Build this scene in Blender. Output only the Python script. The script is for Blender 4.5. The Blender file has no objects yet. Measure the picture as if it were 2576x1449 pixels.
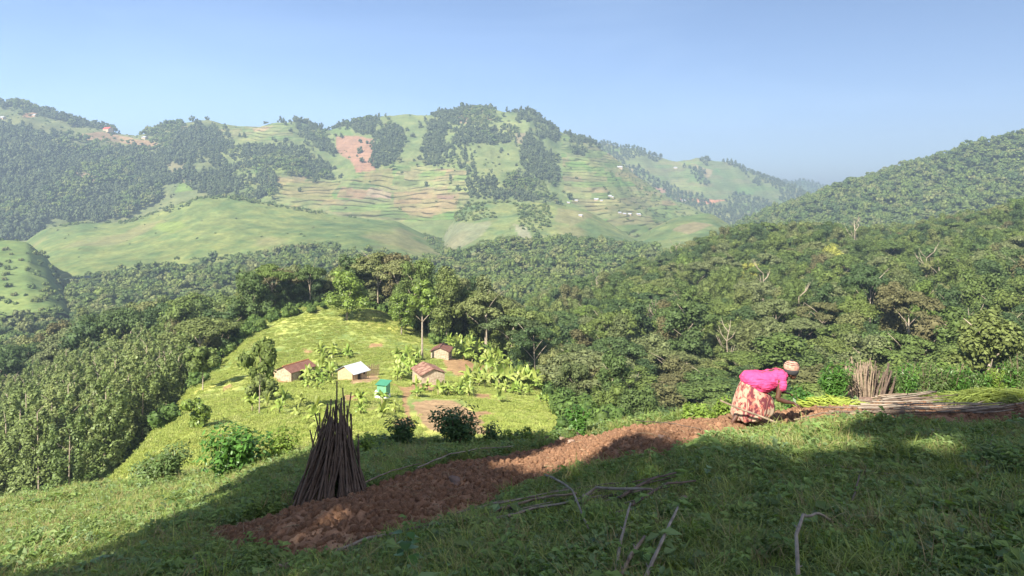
import bpy, bmesh, math, random
import numpy as np
from mathutils import Vector, Matrix, Euler
random.seed(7)
rng = np.random.default_rng(7)
scene = bpy.context.scene
COL = scene.collection
# ------------------------------------------------------------------ camera model (survey frame 2576 x 1449)
F, CX, HZ = 1860.0, 1288.0, 470.0
def P(X, y, Y): return Vector(((X-CX)/F*Y, Y, -(y-HZ)/F*Y))
# ------------------------------------------------------------------ noise
def _hash(ix, iy, seed):
    n = (ix.astype(np.int64)*374761393 + iy.astype(np.int64)*668265263 + seed*1442695041) & 0x7fffffff
    n = ((n ^ (n >> 13))*1274126177) & 0x7fffffff
    n = (n ^ (n >> 16)) & 0xffffff
    return n/float(0xffffff)
def vnoise(x, y, seed=0):
    x = np.asarray(x, float); y = np.asarray(y, float)
    ix = np.floor(x); iy = np.floor(y); fx = x-ix; fy = y-iy
    fx = fx*fx*(3-2*fx); fy = fy*fy*(3-2*fy)
    a = _hash(ix, iy, seed); b = _hash(ix+1, iy, seed); c = _hash(ix, iy+1, seed); d = _hash(ix+1, iy+1, seed)
    return (a*(1-fx)+b*fx)*(1-fy)+(c*(1-fx)+d*fx)*fy
def fbm(x, y, seed=0, o=4):
    s = 0; a = .5; t = 0
    for k in range(o):
        s = s+a*vnoise(x*2**k, y*2**k, seed+k*17); t += a; a *= .5
    return s/t*2-1
def inpoly(X, Y, poly):
    X = np.asarray(X, float); Y = np.asarray(Y, float); r = np.zeros(X.shape, bool); n = len(poly)
    for i in range(n):
        x1, y1 = poly[i]; x2, y2 = poly[(i+1) % n]
        if y1 == y2: continue
        c = ((y1 > Y) != (y2 > Y)) & (X < (x2-x1)*(Y-y1)/(y2-y1)+x1)
        r ^= c
    return r
# ------------------------------------------------------------------ mesh helpers
def new_mesh(name, V, Fc, mat=None, smooth=False):
    me = bpy.data.meshes.new(name)
    V = np.asarray(V, dtype=np.float32)
    if isinstance(Fc, np.ndarray):
        n, k = Fc.shape
        me.vertices.add(len(V)); me.vertices.foreach_set('co', V.ravel())
        me.loops.add(n*k); me.loops.foreach_set('vertex_index', Fc.astype(np.int32).ravel())
        me.polygons.add(n); me.polygons.foreach_set('loop_start', np.arange(0, n*k, k, dtype=np.int32))
        me.update(calc_edges=True)
    else:
        me.from_pydata([tuple(map(float, v)) for v in V], [], Fc)
    if smooth: me.polygons.foreach_set('use_smooth', [True]*len(me.polygons))
    if mat:
        for m in (mat if isinstance(mat, (list, tuple)) else [mat]): me.materials.append(m)
    me.update()
    return me
def link(name, me, parent=None, loc=None):
    o = bpy.data.objects.new(name, me); COL.objects.link(o)
    if parent: o.parent = parent
    if loc is not None: o.location = loc
    return o
def tag(o, label=None, cat=None, group=None, kind=None):
    if label: o['label'] = label
    if cat: o['category'] = cat
    if group: o['group'] = group
    if kind: o['kind'] = kind
    return o
def empty(name, loc, rz=0, sc=1):
    o = bpy.data.objects.new(name, None); COL.objects.link(o)
    o.location = loc; o.rotation_euler = (0, 0, rz); o.scale = (sc, sc, sc) if not hasattr(sc, '__len__') else sc
    o.empty_display_size = .2
    return o
class MB:
    """collects pieces with mixed face sizes"""
    def __init__(s): s.V = []; s.F = []; s.M = []
    def add(s, V, Fc, m=0):
        o = len(s.V); s.V += [tuple(v) for v in V]; s.F += [tuple(i+o for i in f) for f in Fc]; s.M += [m]*len(Fc); return s
    def box(s, c, d, rot=None, m=0):
        V = []
        for i in (-1, 1):
            for j in (-1, 1):
                for k in (-1, 1):
                    v = Vector((i*d[0]/2, j*d[1]/2, k*d[2]/2))
                    if rot: v = rot @ v
                    V.append(v+Vector(c))
        return s.add(V, [(0, 1, 3, 2), (4, 6, 7, 5), (0, 4, 5, 1), (2, 3, 7, 6), (0, 2, 6, 4), (1, 5, 7, 3)], m)
    def tube(s, pts, rad, n=6, m=0, cap=True):
        pts = [Vector(p) for p in pts]; V = []; Fc = []
        for i, p in enumerate(pts):
            d = (pts[min(i+1, len(pts)-1)]-pts[max(i-1, 0)])
            d = d.normalized() if d.length > 1e-9 else Vector((0, 0, 1))
            a = d.cross(Vector((.31, .87, .12))).normalized(); b = d.cross(a)
            r = rad[i] if hasattr(rad, '__len__') else rad
            for k in range(n):
                t = 2*math.pi*k/n; V.append(p+(a*math.cos(t)+b*math.sin(t))*r)
        for i in range(len(pts)-1):
            for k in range(n):
                Fc.append((i*n+k, i*n+(k+1) % n, (i+1)*n+(k+1) % n, (i+1)*n+k))
        if cap: Fc.append(tuple(range(n-1, -1, -1))); Fc.append(tuple((len(pts)-1)*n+k for k in range(n)))
        return s.add(V, Fc, m)
    def mesh(s, name, mat, smooth=False):
        me = bpy.data.meshes.new(name); me.from_pydata(s.V, [], s.F)
        for mm in (mat if isinstance(mat, (list, tuple)) else [mat]): me.materials.append(mm)
        if isinstance(mat, (list, tuple)): me.polygons.foreach_set('material_index', s.M)
        if smooth: me.polygons.foreach_set('use_smooth', [True]*len(me.polygons))
        me.update(); return me
# ------------------------------------------------------------------ materials
def mat_base(name):
    m = bpy.data.materials.new(name); m.use_nodes = True
    nt = m.node_tree; b = nt.nodes['Principled BSDF']; b.inputs['Roughness'].default_value = .8
    b.inputs['Specular IOR Level'].default_value = .25
    return m, nt, b
def N(nt, t, **kw):
    n = nt.nodes.new(t)
    for k, v in kw.items(): setattr(n, k, v)
    return n
def mixc(nt, fac, a, b, mode='MIX'):
    n = N(nt, 'ShaderNodeMix', data_type='RGBA', blend_type=mode)
    for sock, v in ((n.inputs[0], fac), (n.inputs[6], a), (n.inputs[7], b)):
        if hasattr(v, 'links'): nt.links.new(v, sock)
        elif isinstance(v, (int, float)): sock.default_value = v
        else: sock.default_value = (*v, 1)
    return n.outputs[2]
def ramp(nt, src, stops):
    r = N(nt, 'ShaderNodeValToRGB'); nt.links.new(src, r.inputs[0]); e = r.color_ramp.elements
    while len(e) > 1: e.remove(e[-1])
    e[0].position = stops[0][0]; c = stops[0][1]; e[0].color = (*c, 1) if hasattr(c, '__len__') else (c, c, c, 1)
    for p, c in stops[1:]:
        q = e.new(p); q.color = (*c, 1) if hasattr(c, '__len__') else (c, c, c, 1)
    return r.outputs[0]
def noise(nt, scale, detail=3, co='Object', rough=.55):
    t = N(nt, 'ShaderNodeTexCoord'); n = N(nt, 'ShaderNodeTexNoise')
    n.inputs['Scale'].default_value = scale; n.inputs['Detail'].default_value = detail; n.inputs['Roughness'].default_value = rough
    nt.links.new(t.outputs[co], n.inputs['Vector']); return n.outputs['Fac']
def bump(nt, b, src, strength=.4, dist=.1):
    n = N(nt, 'ShaderNodeBump'); n.inputs['Strength'].default_value = strength; n.inputs['Distance'].default_value = dist
    nt.links.new(src, n.inputs['Height']); nt.links.new(n.outputs[0], b.inputs['Normal'])
def simple(name, c1, c2, scale=4, rough=.8, bs=.3, bd=.02, stretch=None):
    m, nt, b = mat_base(name)
    nz = noise(nt, scale, 4)
    nt.links.new(ramp(nt, nz, [(.3, c1), (.7, c2)]), b.inputs['Base Color']); b.inputs['Roughness'].default_value = rough
    if bs: bump(nt, b, nz, bs, bd)
    return m
def foliage(name, cols, rough=.6, spec=.15, trans=.0, tcol=None, island=.35):
    """leaf colour varies from plant to plant (object random) and from leaf to leaf (island random)"""
    m, nt, b = mat_base(name)
    oi = N(nt, 'ShaderNodeObjectInfo'); g = N(nt, 'ShaderNodeNewGeometry')
    n = len(cols)
    c = ramp(nt, oi.outputs['Random'], [(i/max(1, n-1), cc) for i, cc in enumerate(cols)])
    v = N(nt, 'ShaderNodeMapRange'); nt.links.new(g.outputs['Random Per Island'], v.inputs[0])
    v.inputs[3].default_value = 1-island; v.inputs[4].default_value = 1+island
    vm = N(nt, 'ShaderNodeVectorMath', operation='SCALE'); nt.links.new(c, vm.inputs[0]); nt.links.new(v.outputs[0], vm.inputs['Scale'])
    nt.links.new(vm.outputs[0], b.inputs['Base Color']); b.inputs['Roughness'].default_value = rough
    b.inputs['Specular IOR Level'].default_value = spec
    if trans:
        tr = N(nt, 'ShaderNodeBsdfTranslucent'); ms = N(nt, 'ShaderNodeMixShader'); ms.inputs[0].default_value = trans
        s2 = N(nt, 'ShaderNodeVectorMath', operation='MULTIPLY'); nt.links.new(vm.outputs[0], s2.inputs[0]); s2.inputs[1].default_value = (1.3, 1.2, .5)
        nt.links.new(s2.outputs[0], tr.inputs[0])
        nt.links.new(b.outputs[0], ms.inputs[1]); nt.links.new(tr.outputs[0], ms.inputs[2])
        nt.links.new(ms.outputs[0], nt.nodes['Material Output'].inputs['Surface'])
    return m
def ground_mat(name, s1, s2, amt=.35, bs=.5, bd=.5, terrace=False):
    m, nt, b = mat_base(name)
    a = N(nt, 'ShaderNodeAttribute', attribute_name='Col')
    n1 = noise(nt, s1, 6, rough=.65); n2 = noise(nt, s2, 4)
    f = ramp(nt, n1, [(.3, 1-amt), (.7, 1+amt)]); g = ramp(nt, n2, [(.35, 1-amt*.6), (.65, 1+amt*.6)])
    c = mixc(nt, 1, a.outputs[0], f, 'MULTIPLY'); c = mixc(nt, 1, c, g, 'MULTIPLY')
    if terrace:
        geo = N(nt, 'ShaderNodeNewGeometry'); sp = N(nt, 'ShaderNodeSeparateXYZ'); nt.links.new(geo.outputs['Position'], sp.inputs[0])
        n3 = noise(nt, .006, 2)
        ma = N(nt, 'ShaderNodeMath', operation='MULTIPLY_ADD'); nt.links.new(n3, ma.inputs[0]); ma.inputs[1].default_value = 48
        nt.links.new(sp.outputs[2], ma.inputs[2])
        dv = N(nt, 'ShaderNodeMath', operation='DIVIDE'); nt.links.new(ma.outputs[0], dv.inputs[0]); dv.inputs[1].default_value = 8.5
        fr = N(nt, 'ShaderNodeMath', operation='FRACT'); nt.links.new(dv.outputs[0], fr.inputs[0])
        ln = ramp(nt, fr.outputs[0], [(0, .22), (.12, .28), (.24, 1.0), (.88, 1.15), (.96, .4)])
        at = N(nt, 'ShaderNodeAttribute', attribute_name='Ter')
        brk = ramp(nt, noise(nt, .03, 3), [(.4, 0), (.55, 1)])
        k = N(nt, 'ShaderNodeMath', operation='MULTIPLY'); nt.links.new(at.outputs['Fac'], k.inputs[0]); nt.links.new(brk, k.inputs[1])
        c2 = mixc(nt, 1, c, ln, 'MULTIPLY'); c = mixc(nt, k.outputs[0], c, c2)
    nt.links.new(c, b.inputs['Base Color']); b.inputs['Roughness'].default_value = .95; b.inputs['Specular IOR Level'].default_value = .05
    bump(nt, b, n1, bs, bd)
    return m
# ------------------------------------------------------------------ terrain sheets (height fields in world metres)
SHEETS = {}
class Sheet:
    def __init__(s, name, nodes, cols, NX=200, NY=80, nz=(0, 100, 3), blur=2, xw=None, nzf=None):
        """nodes: Y of the survey lines (or function of X); cols: {X: [y at each line]}"""
        s.name = name
        Xs = sorted(cols); s.X0, s.X1 = Xs[0], Xs[-1]
        gx = np.linspace(s.X0, s.X1, NX)
        yk = np.array([[cols[X][k] for X in Xs] for k in range(len(nodes))], float)
        yk = np.array([np.interp(gx, Xs, r) for r in yk])
        Yk = np.array([nodes[k]*np.ones(NX) for k in range(len(nodes))]) if not callable(nodes[0]) else None
        if xw: Yk = Yk*np.interp(gx, [a for a, b in xw], [b for a, b in xw])[None, :]
        zk = -(yk-HZ)/F*Yk
        s.gx = gx; t = np.linspace(0, 1, NY)
        s.Ymin, s.Ymax = Yk[0], Yk[-1]
        Yg = s.Ymin[None, :]*(s.Ymax/s.Ymin)[None, :]**t[:, None]
        Z = np.empty((NY, NX))
        for j in range(NX): Z[:, j] = np.interp(Yg[:, j], Yk[:, j], zk[:, j])
        for _ in range(blur):
            Zp = np.pad(Z, 1, mode='edge')
            Z = (Zp[1:-1, :-2]+Zp[1:-1, 2:]+Zp[:-2, 1:-1]+Zp[2:, 1:-1]+2*Z)/6
        xg = (gx[None, :]-CX)/F*Yg
        amp, wl, o = nz
        if amp: Z = Z+amp*fbm(xg/wl+3.1, Yg/wl+7.7, len(name)*13, o)
        if nzf is not None: Z = Z+nzf(xg, Yg)
        s.Yg, s.Z, s.xg, s.NX, s.NY = Yg, Z, xg, NX, NY
        SHEETS[name] = s
    def z(s, x, Y):
        x = np.asarray(x, float); Y = np.asarray(Y, float)
        X = x/Y*F+CX; fx = (X-s.X0)/(s.X1-s.X0)*(s.NX-1)
        ok = (fx >= 0) & (fx <= s.NX-1.001); fx = np.clip(fx, 0, s.NX-1.001); i = fx.astype(int); u = fx-i
        y0 = np.interp(X, s.gx, s.Ymin); y1 = np.interp(X, s.gx, s.Ymax)
        fy = np.log(np.maximum(Y, 1e-3)/y0)/np.log(y1/y0)*(s.NY-1)
        ok &= (fy >= 0) & (fy <= s.NY-1.001); fy = np.clip(fy, 0, s.NY-1.001); j = fy.astype(int); v = fy-j
        z = (s.Z[j, i]*(1-u)+s.Z[j, i+1]*u)*(1-v)+(s.Z[j+1, i]*(1-u)+s.Z[j+1, i+1]*u)*v
        return np.where(ok, z, -1e4)
    def build(s, objname, mat, colfn, label=None):
        NX, NY = s.NX, s.NY
        V = np.stack([s.xg.ravel(), s.Yg.ravel(), s.Z.ravel()], 1)
        idx = np.arange(NX*NY).reshape(NY, NX)
        Fc = np.stack([idx[:-1, :-1].ravel(), idx[:-1, 1:].ravel(), idx[1:, 1:].ravel(), idx[1:, :-1].ravel()], 1)
        me = new_mesh(objname, V, Fc, mat, True)
        X = V[:, 0]/V[:, 1]*F+CX; y = HZ-V[:, 2]/V[:, 1]*F
        c, ter = colfn(V[:, 0], V[:, 1], V[:, 2], X, y)
        a = me.color_attributes.new('Col', 'FLOAT_COLOR', 'POINT')
        a.data.foreach_set('color', np.concatenate([c, np.ones((len(c), 1))], 1).astype(np.float32).ravel())
        if ter is not None:
            t = me.attributes.new('Ter', 'FLOAT', 'POINT'); t.data.foreach_set('value', ter.astype(np.float32))
        o = link(objname, me); tag(o, kind='structure', label=label)
        return o
def terrain(x, Y, skip=()):
    z = np.full(np.shape(x), -344.0)
    for n, s in SHEETS.items():
        if n not in skip: z = np.maximum(z, s.z(x, Y))
    return z
_marchY = 4*(5200/4)**(np.linspace(0, 1, 1600))
def hit(X, y, ymin=4):
    """first ground point on the sight line X, y"""
    Ys = _marchY[_marchY >= ymin]; x = (X-CX)/F*Ys; zr = -(y-HZ)/F*Ys
    d = terrain(x, Ys)-zr
    k = np.argmax(d > 0)
    if d[k] <= 0: k = len(Ys)-1
    if k > 0:
        a, b = Ys[k-1], Ys[k]
        for _ in range(18):
            m = (a+b)/2
            if terrain(np.array([(X-CX)/F*m]), np.array([m]))[0] > -(y-HZ)/F*m: b = m
            else: a = m
        Yh = b
    else: Yh = Ys[0]
    p = P(X, y, Yh); return p
def gz(x, Y): return float(terrain(np.array([x]), np.array([Y]))[0])

# near slope: cone of ground falling away from the camera foot to its brow, then bending down
EX = [-400, 0, 250, 420, 560, 700, 920, 1150, 1400, 1500, 1600, 1700, 1850, 2000, 2140, 2300, 2450, 2576, 3000]
EY = [1312, 1270, 1226, 1207, 1187, 1158, 1124, 1120, 1114, 1086, 1064, 1055, 1050, 1034, 1014, 1006, 1001, 995, 962]
EE = [24, 24, 23, 22, 21, 19, 17.5, 17, 16.5, 16, 15.6, 15.3, 15, 15.5, 16.5, 17.5, 18, 18, 18]
class Near(Sheet):
    def __init__(s):
        s.name = 'near'; NX, NY = 520, 260; s.X0, s.X1 = -1500, 4000
        gx = np.linspace(s.X0, s.X1, NX); s.gx = gx
        ye = np.interp(gx, EX, EY); Ye = np.interp(gx, EX, EE)
        k = np.ones(15)/15; ye = np.convolve(np.pad(ye, 7, mode='edge'), k, 'valid'); Ye = np.convolve(np.pad(Ye, 7, mode='edge'), k, 'valid')
        ze = -(ye-HZ)/F*Ye; sl = (ze+1.6)/Ye
        s.Ymin = np.full(NX, 1.2); s.Ymax = np.full(NX, 60.0)
        Yg = s.Ymin[None, :]*(s.Ymax/s.Ymin)[None, :]**np.linspace(0, 1, NY)[:, None]
        d = np.maximum(Yg-Ye*.96, 0)
        Z = -1.6+sl*Yg-np.where(d < 6, .055*d*d, .055*36+.66*(d-6))
        xg = (gx[None, :]-CX)/F*Yg
        Z = Z+.07*fbm(xg/2.2, Yg/2.2, 5, 4)*np.clip(Yg/4, 0, 1)+.03*fbm(xg/.4, Yg/.4, 9, 3)
        s.Yg, s.Z, s.xg, s.NX, s.NY = Yg, Z, xg, NX, NY
        SHEETS['near'] = s
Near()
def hitn(X, y):
    """sight line against the near slope only, never past its brow"""
    s = SHEETS['near']; ye = float(np.interp(X, EX, EE))*.965
    Ys = np.linspace(3, ye, 500); x = (X-CX)/F*Ys; d = s.z(x, Ys)+(y-HZ)/F*Ys
    k = int(np.argmax(d > 0)) if (d > 0).any() else len(Ys)-1
    Y = Ys[k]; return Vector(((X-CX)/F*Y, Y, float(s.z(np.array([(X-CX)/F*Y]), np.array([Y]))[0])))
Sheet('spur', [42, 60, 85, 115, 145, 175, 205, 240, 300, 380], {
    150: [1400, 1380, 1380, 1400, 1480, 1560, 1600, 1700, 1800, 1900],
    300: [1270, 1225, 1195, 1205, 1260, 1380, 1500, 1600, 1700, 1800],
    400: [1220, 1160, 1100, 1064, 1090, 1180, 1300, 1400, 1500, 1600],
    500: [1200, 1135, 1060, 992, 950, 955, 1010, 1120, 1250, 1350],
    620: [1185, 1120, 1050, 978, 918, 855, 818, 850, 960, 1050],
    720: [1175, 1115, 1045, 978, 928, 855, 774, 800, 900, 1000],
    830: [1170, 1112, 1042, 978, 930, 855, 766, 784, 870, 950],
    950: [1165, 1110, 1042, 978, 932, 862, 778, 795, 870, 940],
    1050: [1160, 1107, 1042, 978, 935, 876, 814, 822, 880, 940],
    1150: [1160, 1107, 1042, 980, 942, 892, 848, 855, 900, 950],
    1250: [1160, 1107, 1047, 988, 950, 912, 885, 895, 940, 980],
    1350: [1160, 1108, 1056, 1002, 972, 955, 950, 965, 1000, 1040],
    1450: [1160, 1110, 1068, 1035, 1030, 1040, 1055, 1080, 1110, 1150],
    1550: [1160, 1115, 1088, 1090, 1120, 1150, 1180, 1200, 1200, 1250],
    1750: [1200, 1180, 1190, 1230, 1300, 1330, 1350, 1350, 1400, 1450]}, 260, 240, (.9, 22, 4))
Sheet('valleyside', [60, 110, 160, 230, 330, 480, 620], {
    -400: [1520, 1340, 1230, 1130, 1040, 985, 1000],
    0: [1510, 1320, 1205, 1095, 1005, 955, 980],
    150: [1500, 1285, 1155, 1045, 965, 915, 950],
    300: [1480, 1245, 1100, 990, 910, 870, 920],
    450: [1450, 1190, 1055, 960, 885, 850, 900],
    620: [1450, 1200, 1060, 955, 885, 850, 900],
    800: [1500, 1300, 1150, 1000, 900, 860, 920],
    1100: [1600, 1400, 1250, 1100, 980, 900, 950]}, 160, 120, (3, 60, 3))
Sheet('forestridge', [85, 130, 180, 250, 340, 450, 560, 700, 900], {
    1150: [1350, 1250, 1150, 1050, 950, 900, 880, 920, 1000],
    1300: [1260, 1160, 1070, 970, 890, 845, 830, 880, 1000],
    1400: [1240, 1140, 1045, 945, 865, 805, 775, 800, 900],
    1500: [1230, 1125, 1022, 922, 842, 780, 745, 765, 850],
    1650: [1240, 1112, 1010, 900, 812, 745, 697, 710, 800],
    1850: [1240, 1110, 1000, 880, 780, 690, 630, 645, 720],
    2050: [1240, 1110, 990, 860, 760, 670, 612, 625, 700],
    2250: [1230, 1100, 980, 850, 750, 670, 622, 632, 700],
    2450: [1220, 1090, 960, 830, 730, 650, 592, 600, 680],
    2576: [1210, 1080, 940, 800, 700, 620, 562, 570, 660],
    2950: [1190, 1050, 900, 740, 640, 560, 505, 515, 600]}, 220, 140, (7, 90, 4))
Sheet('rightridge', [900, 1100, 1300, 1500, 1700, 2100], {
    1650: [760, 740, 730, 730, 760, 900],
    1800: [700, 660, 625, 605, 640, 800],
    1900: [690, 640, 595, 560, 580, 750],
    2000: [680, 625, 572, 525, 535, 700],
    2100: [670, 605, 545, 487, 495, 650],
    2200: [660, 590, 520, 447, 455, 600],
    2300: [650, 575, 500, 417, 425, 570],
    2400: [640, 560, 482, 399, 405, 550],
    2500: [630, 545, 458, 372, 380, 520],
    2576: [620, 530, 437, 342, 350, 500],
    3000: [580, 460, 340, 200, 210, 400]}, 200, 100, (16, 160, 5))
Sheet('valley', [350, 500, 650, 800, 950, 1100, 1200], {
    -500: [1040, 940, 860, 800, 780, 790, 820],
    0: [985, 900, 835, 795, 780, 785, 800],
    200: [975, 885, 805, 750, 722, 725, 740],
    400: [955, 875, 800, 735, 692, 690, 710],
    600: [920, 850, 780, 715, 672, 668, 690],
    750: [900, 830, 755, 698, 655, 650, 670],
    950: [905, 830, 765, 706, 668, 660, 685],
    1150: [905, 832, 765, 706, 662, 654, 680],
    1350: [905, 832, 765, 700, 652, 645, 672],
    1550: [905, 830, 755, 698, 652, 645, 670],
    1700: [900, 820, 740, 690, 650, 640, 670],
    1900: [900, 820, 750, 710, 680, 670, 690],
    2200: [900, 820, 760, 730, 700, 690, 700]}, 200, 90, (6, 90, 4))
Sheet('lefthill', [620, 720, 820, 920, 1020, 1150], {
    -500: [800, 730, 660, 605, 620, 700],
    0: [790, 720, 655, 605, 620, 700],
    70: [785, 722, 660, 610, 625, 700],
    120: [785, 735, 690, 650, 660, 720],
    160: [790, 765, 740, 720, 730, 760],
    200: [810, 810, 810, 810, 810, 820],
    320: [900, 900, 900, 900, 900, 900]}, 160, 80, (5, 70, 4))
Sheet('grasshill', [950, 1050, 1150, 1250, 1350, 1500, 1700], {
    -500: [740, 720, 700, 700, 710, 740, 800],
    50: [730, 700, 670, 640, 620, 640, 700],
    110: [715, 675, 640, 605, 578, 592, 670],
    200: [700, 655, 618, 588, 562, 577, 650],
    330: [690, 648, 612, 582, 554, 570, 640],
    430: [680, 634, 592, 556, 521, 536, 620],
    500: [672, 628, 582, 536, 498, 514, 600],
    580: [668, 622, 577, 532, 493, 510, 600],
    720: [660, 618, 582, 549, 521, 536, 610],
    850: [652, 618, 587, 562, 541, 556, 610],
    1000: [655, 628, 602, 577, 556, 575, 620],
    1060: [660, 642, 622, 602, 588, 600, 640],
    1110: [665, 652, 637, 624, 606, 600, 630],
    1150: [662, 646, 615, 575, 535, 548, 600],
    1200: [656, 632, 597, 552, 509, 530, 600],
    1300: [651, 622, 587, 542, 506, 528, 600],
    1400: [651, 622, 587, 547, 512, 532, 600],
    1470: [651, 622, 592, 556, 524, 540, 600],
    1530: [652, 627, 602, 577, 560, 575, 620],
    1600: [652, 637, 622, 612, 606, 615, 640],
    1640: [652, 632, 612, 592, 578, 590, 620],
    1700: [652, 627, 602, 572, 549, 562, 600],
    1790: [652, 627, 597, 566, 541, 555, 600],
    1850: [662, 642, 617, 592, 571, 585, 620],
    1920: [682, 662, 642, 622, 612, 620, 650],
    2100: [720, 700, 690, 680, 680, 690, 700]}, 420, 160, (7, 120, 4), blur=3)
SKY = {-500: 195, 0: 258, 50: 262, 100: 282, 200: 308, 300: 335, 380: 338, 430: 318, 500: 303, 560: 307, 640: 314, 740: 298, 830: 318,
       900: 300, 960: 296, 1020: 292, 1080: 292, 1120: 285, 1180: 273, 1250: 281, 1290: 286, 1330: 281, 1380: 312, 1410: 332, 1480: 352,
       1540: 388, 1600: 437, 1650: 477, 1700: 507, 1760: 537, 1830: 567, 1900: 620, 2000: 700}
def frac(ys, b=625): return [b+(ys-b)*f for f in (0, .22, .43, .62, .84, 1.0)]+[ys+22, ys+140]
def ribs(x, Y): return 14*fbm(x/75, Y/420, 71, 4)*np.clip((Y-1400)/300, 0, 1)
Sheet('mountain', [1350, 1500, 1650, 1800, 2000, 2200, 2400, 2700], {X: frac(ys, max(625, ys+20)) for X, ys in SKY.items()},
      760, 230, (14, 260, 5), blur=2, nzf=ribs)
Sheet('secondmountain', [2300, 2500, 2700, 2900, 3100, 3300, 3500, 3900],
      {X: frac(ys, max(640, ys+20)) for X, ys in {1250: 420, 1350: 362, 1450: 348, 1560: 370, 1650: 392, 1700: 399, 1760: 391, 1850: 413, 1950: 454,
                                 2000: 474, 2070: 507, 2150: 545, 2300: 600}.items()}, 260, 120, (22, 300, 5), nzf=lambda x, Y: 18*fbm(x/110, Y/500, 33, 3))
Sheet('thirdmountain', [3900, 4100, 4300, 4450, 4600, 4900],
      {X: [ys+(620-ys)*f for f in (1, .75, .4, .1, 0, .3)] for X, ys in {1750: 520, 1850: 482, 1930: 467, 1960: 457, 2020: 451, 2075: 467, 2120: 492, 2200: 525, 2350: 560}.items()},
      140, 60, (20, 300, 4))
# ------------------------------------------------------------------ ground colours (base colours of soil, grass, crops)
def base(n, c): return np.tile(np.array(c, float), (n, 1))
def paint(col, X, y, poly, c, amt=1.0, wob=6, xs=None, Ys=None):
    ox = wob*fbm(xs*.02+.7, Ys*.01, 91, 3) if xs is not None else 0
    oy = wob*.6*fbm(xs*.02+9.7, Ys*.01, 57, 3) if xs is not None else 0
    m = inpoly(X+ox, y+oy, poly)
    col[m] = col[m]*(1-amt)+np.array(c)*amt
    return m
GRASS = (.115, .185, .034); GRASSD = (.085, .135, .04); OLIVE = (.125, .15, .055); SOIL = (.30, .155, .085); TAN = (.235, .19, .105); PINK = (.27, .165, .12)
def varcol(c, x, Y, wl, seed, amt, tint=(.5, .2, -.2)):
    n = fbm(x/wl, Y/wl, seed, 4)[:, None]; return c*(1+n*amt*np.array([1+tint[0], 1, 1+tint[2]]))
def col_near(x, Y, z, X, y):
    c = base(len(x), (.11, .135, .045)); c = varcol(c, x, Y, .8, 3, .5); n = fbm(x/.6, Y/.6, 8, 4)
    m = np.clip((n-.15)*4, 0, 1)[:, None]*.6; c = c*(1-m)+np.array((.11, .065, .038))*m
    return c, None
DIRT = [[(1035, 1010), (1085, 1006), (1140, 1008), (1180, 1030), (1215, 1055), (1235, 1090), (1150, 1100), (1080, 1080), (1050, 1050)],
        [(1172, 1042), (1200, 1035), (1225, 1033), (1255, 1045), (1215, 1050), (1200, 1058)], [(1190, 990), (1240, 990), (1235, 1003), (1195, 1002)],
        [(985, 962), (1015, 975), (1035, 972), (1060, 950), (1075, 955), (1040, 985), (1022, 1003), (1035, 1050), (1020, 1055), (1010, 1005), (1012, 985), (985, 968)],
        [(880, 957), (940, 940), (960, 950), (935, 962), (880, 967)], [(860, 995), (900, 990), (905, 1010), (855, 1012)],
        [(1110, 900), (1180, 905), (1210, 930), (1150, 950), (1120, 930)], [(1395, 1000), (1425, 1005), (1450, 1025), (1420, 1022)],
        [(930, 865), (965, 862), (960, 872), (925, 876)], [(985, 1060), (1030, 1045), (1050, 1075), (990, 1085)], [(760, 877), (790, 880), (770, 895)],
        [(560, 972), (585, 962), (580, 975), (560, 985)], [(690, 955), (745, 950), (745, 962), (700, 966)], [(700, 888), (640, 890), (680, 905)],
        [(1035, 955), (1110, 968), (1090, 985), (1030, 975)], [(1150, 905), (1230, 925), (1225, 960), (1160, 940)]]
def col_spur(x, Y, z, X, y):
    c = base(len(x), (.30, .335, .10)); c = varcol(c, x, Y, 16, 3, .45); c = varcol(c, x, Y, 3.5, 13, .4)
    n = fbm(x/9, Y/9, 23, 4); m = np.clip((n-.35)*5, 0, 1)[:, None]*.5; c = c*(1-m)+np.array((.20, .15, .07))*m
    dk = inpoly(X, y, [(380, 1040), (440, 990), (560, 850), (600, 800), (500, 880), (380, 1000)])
    for i, p in enumerate(DIRT): paint(c, X, y, p, (.36, .235, .14) if i in (0, 4) else (.33, .20, .11), .92, 5, x*25, Y*12)
    return c, None
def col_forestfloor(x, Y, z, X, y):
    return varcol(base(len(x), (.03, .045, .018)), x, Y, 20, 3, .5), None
def col_lefthill(x, Y, z, X, y):
    c = base(len(x), (.12, .165, .055)); c = varcol(c, x, Y, 60, 4, .3); c = varcol(c, x, Y, 12, 14, .3); return c, None
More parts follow.
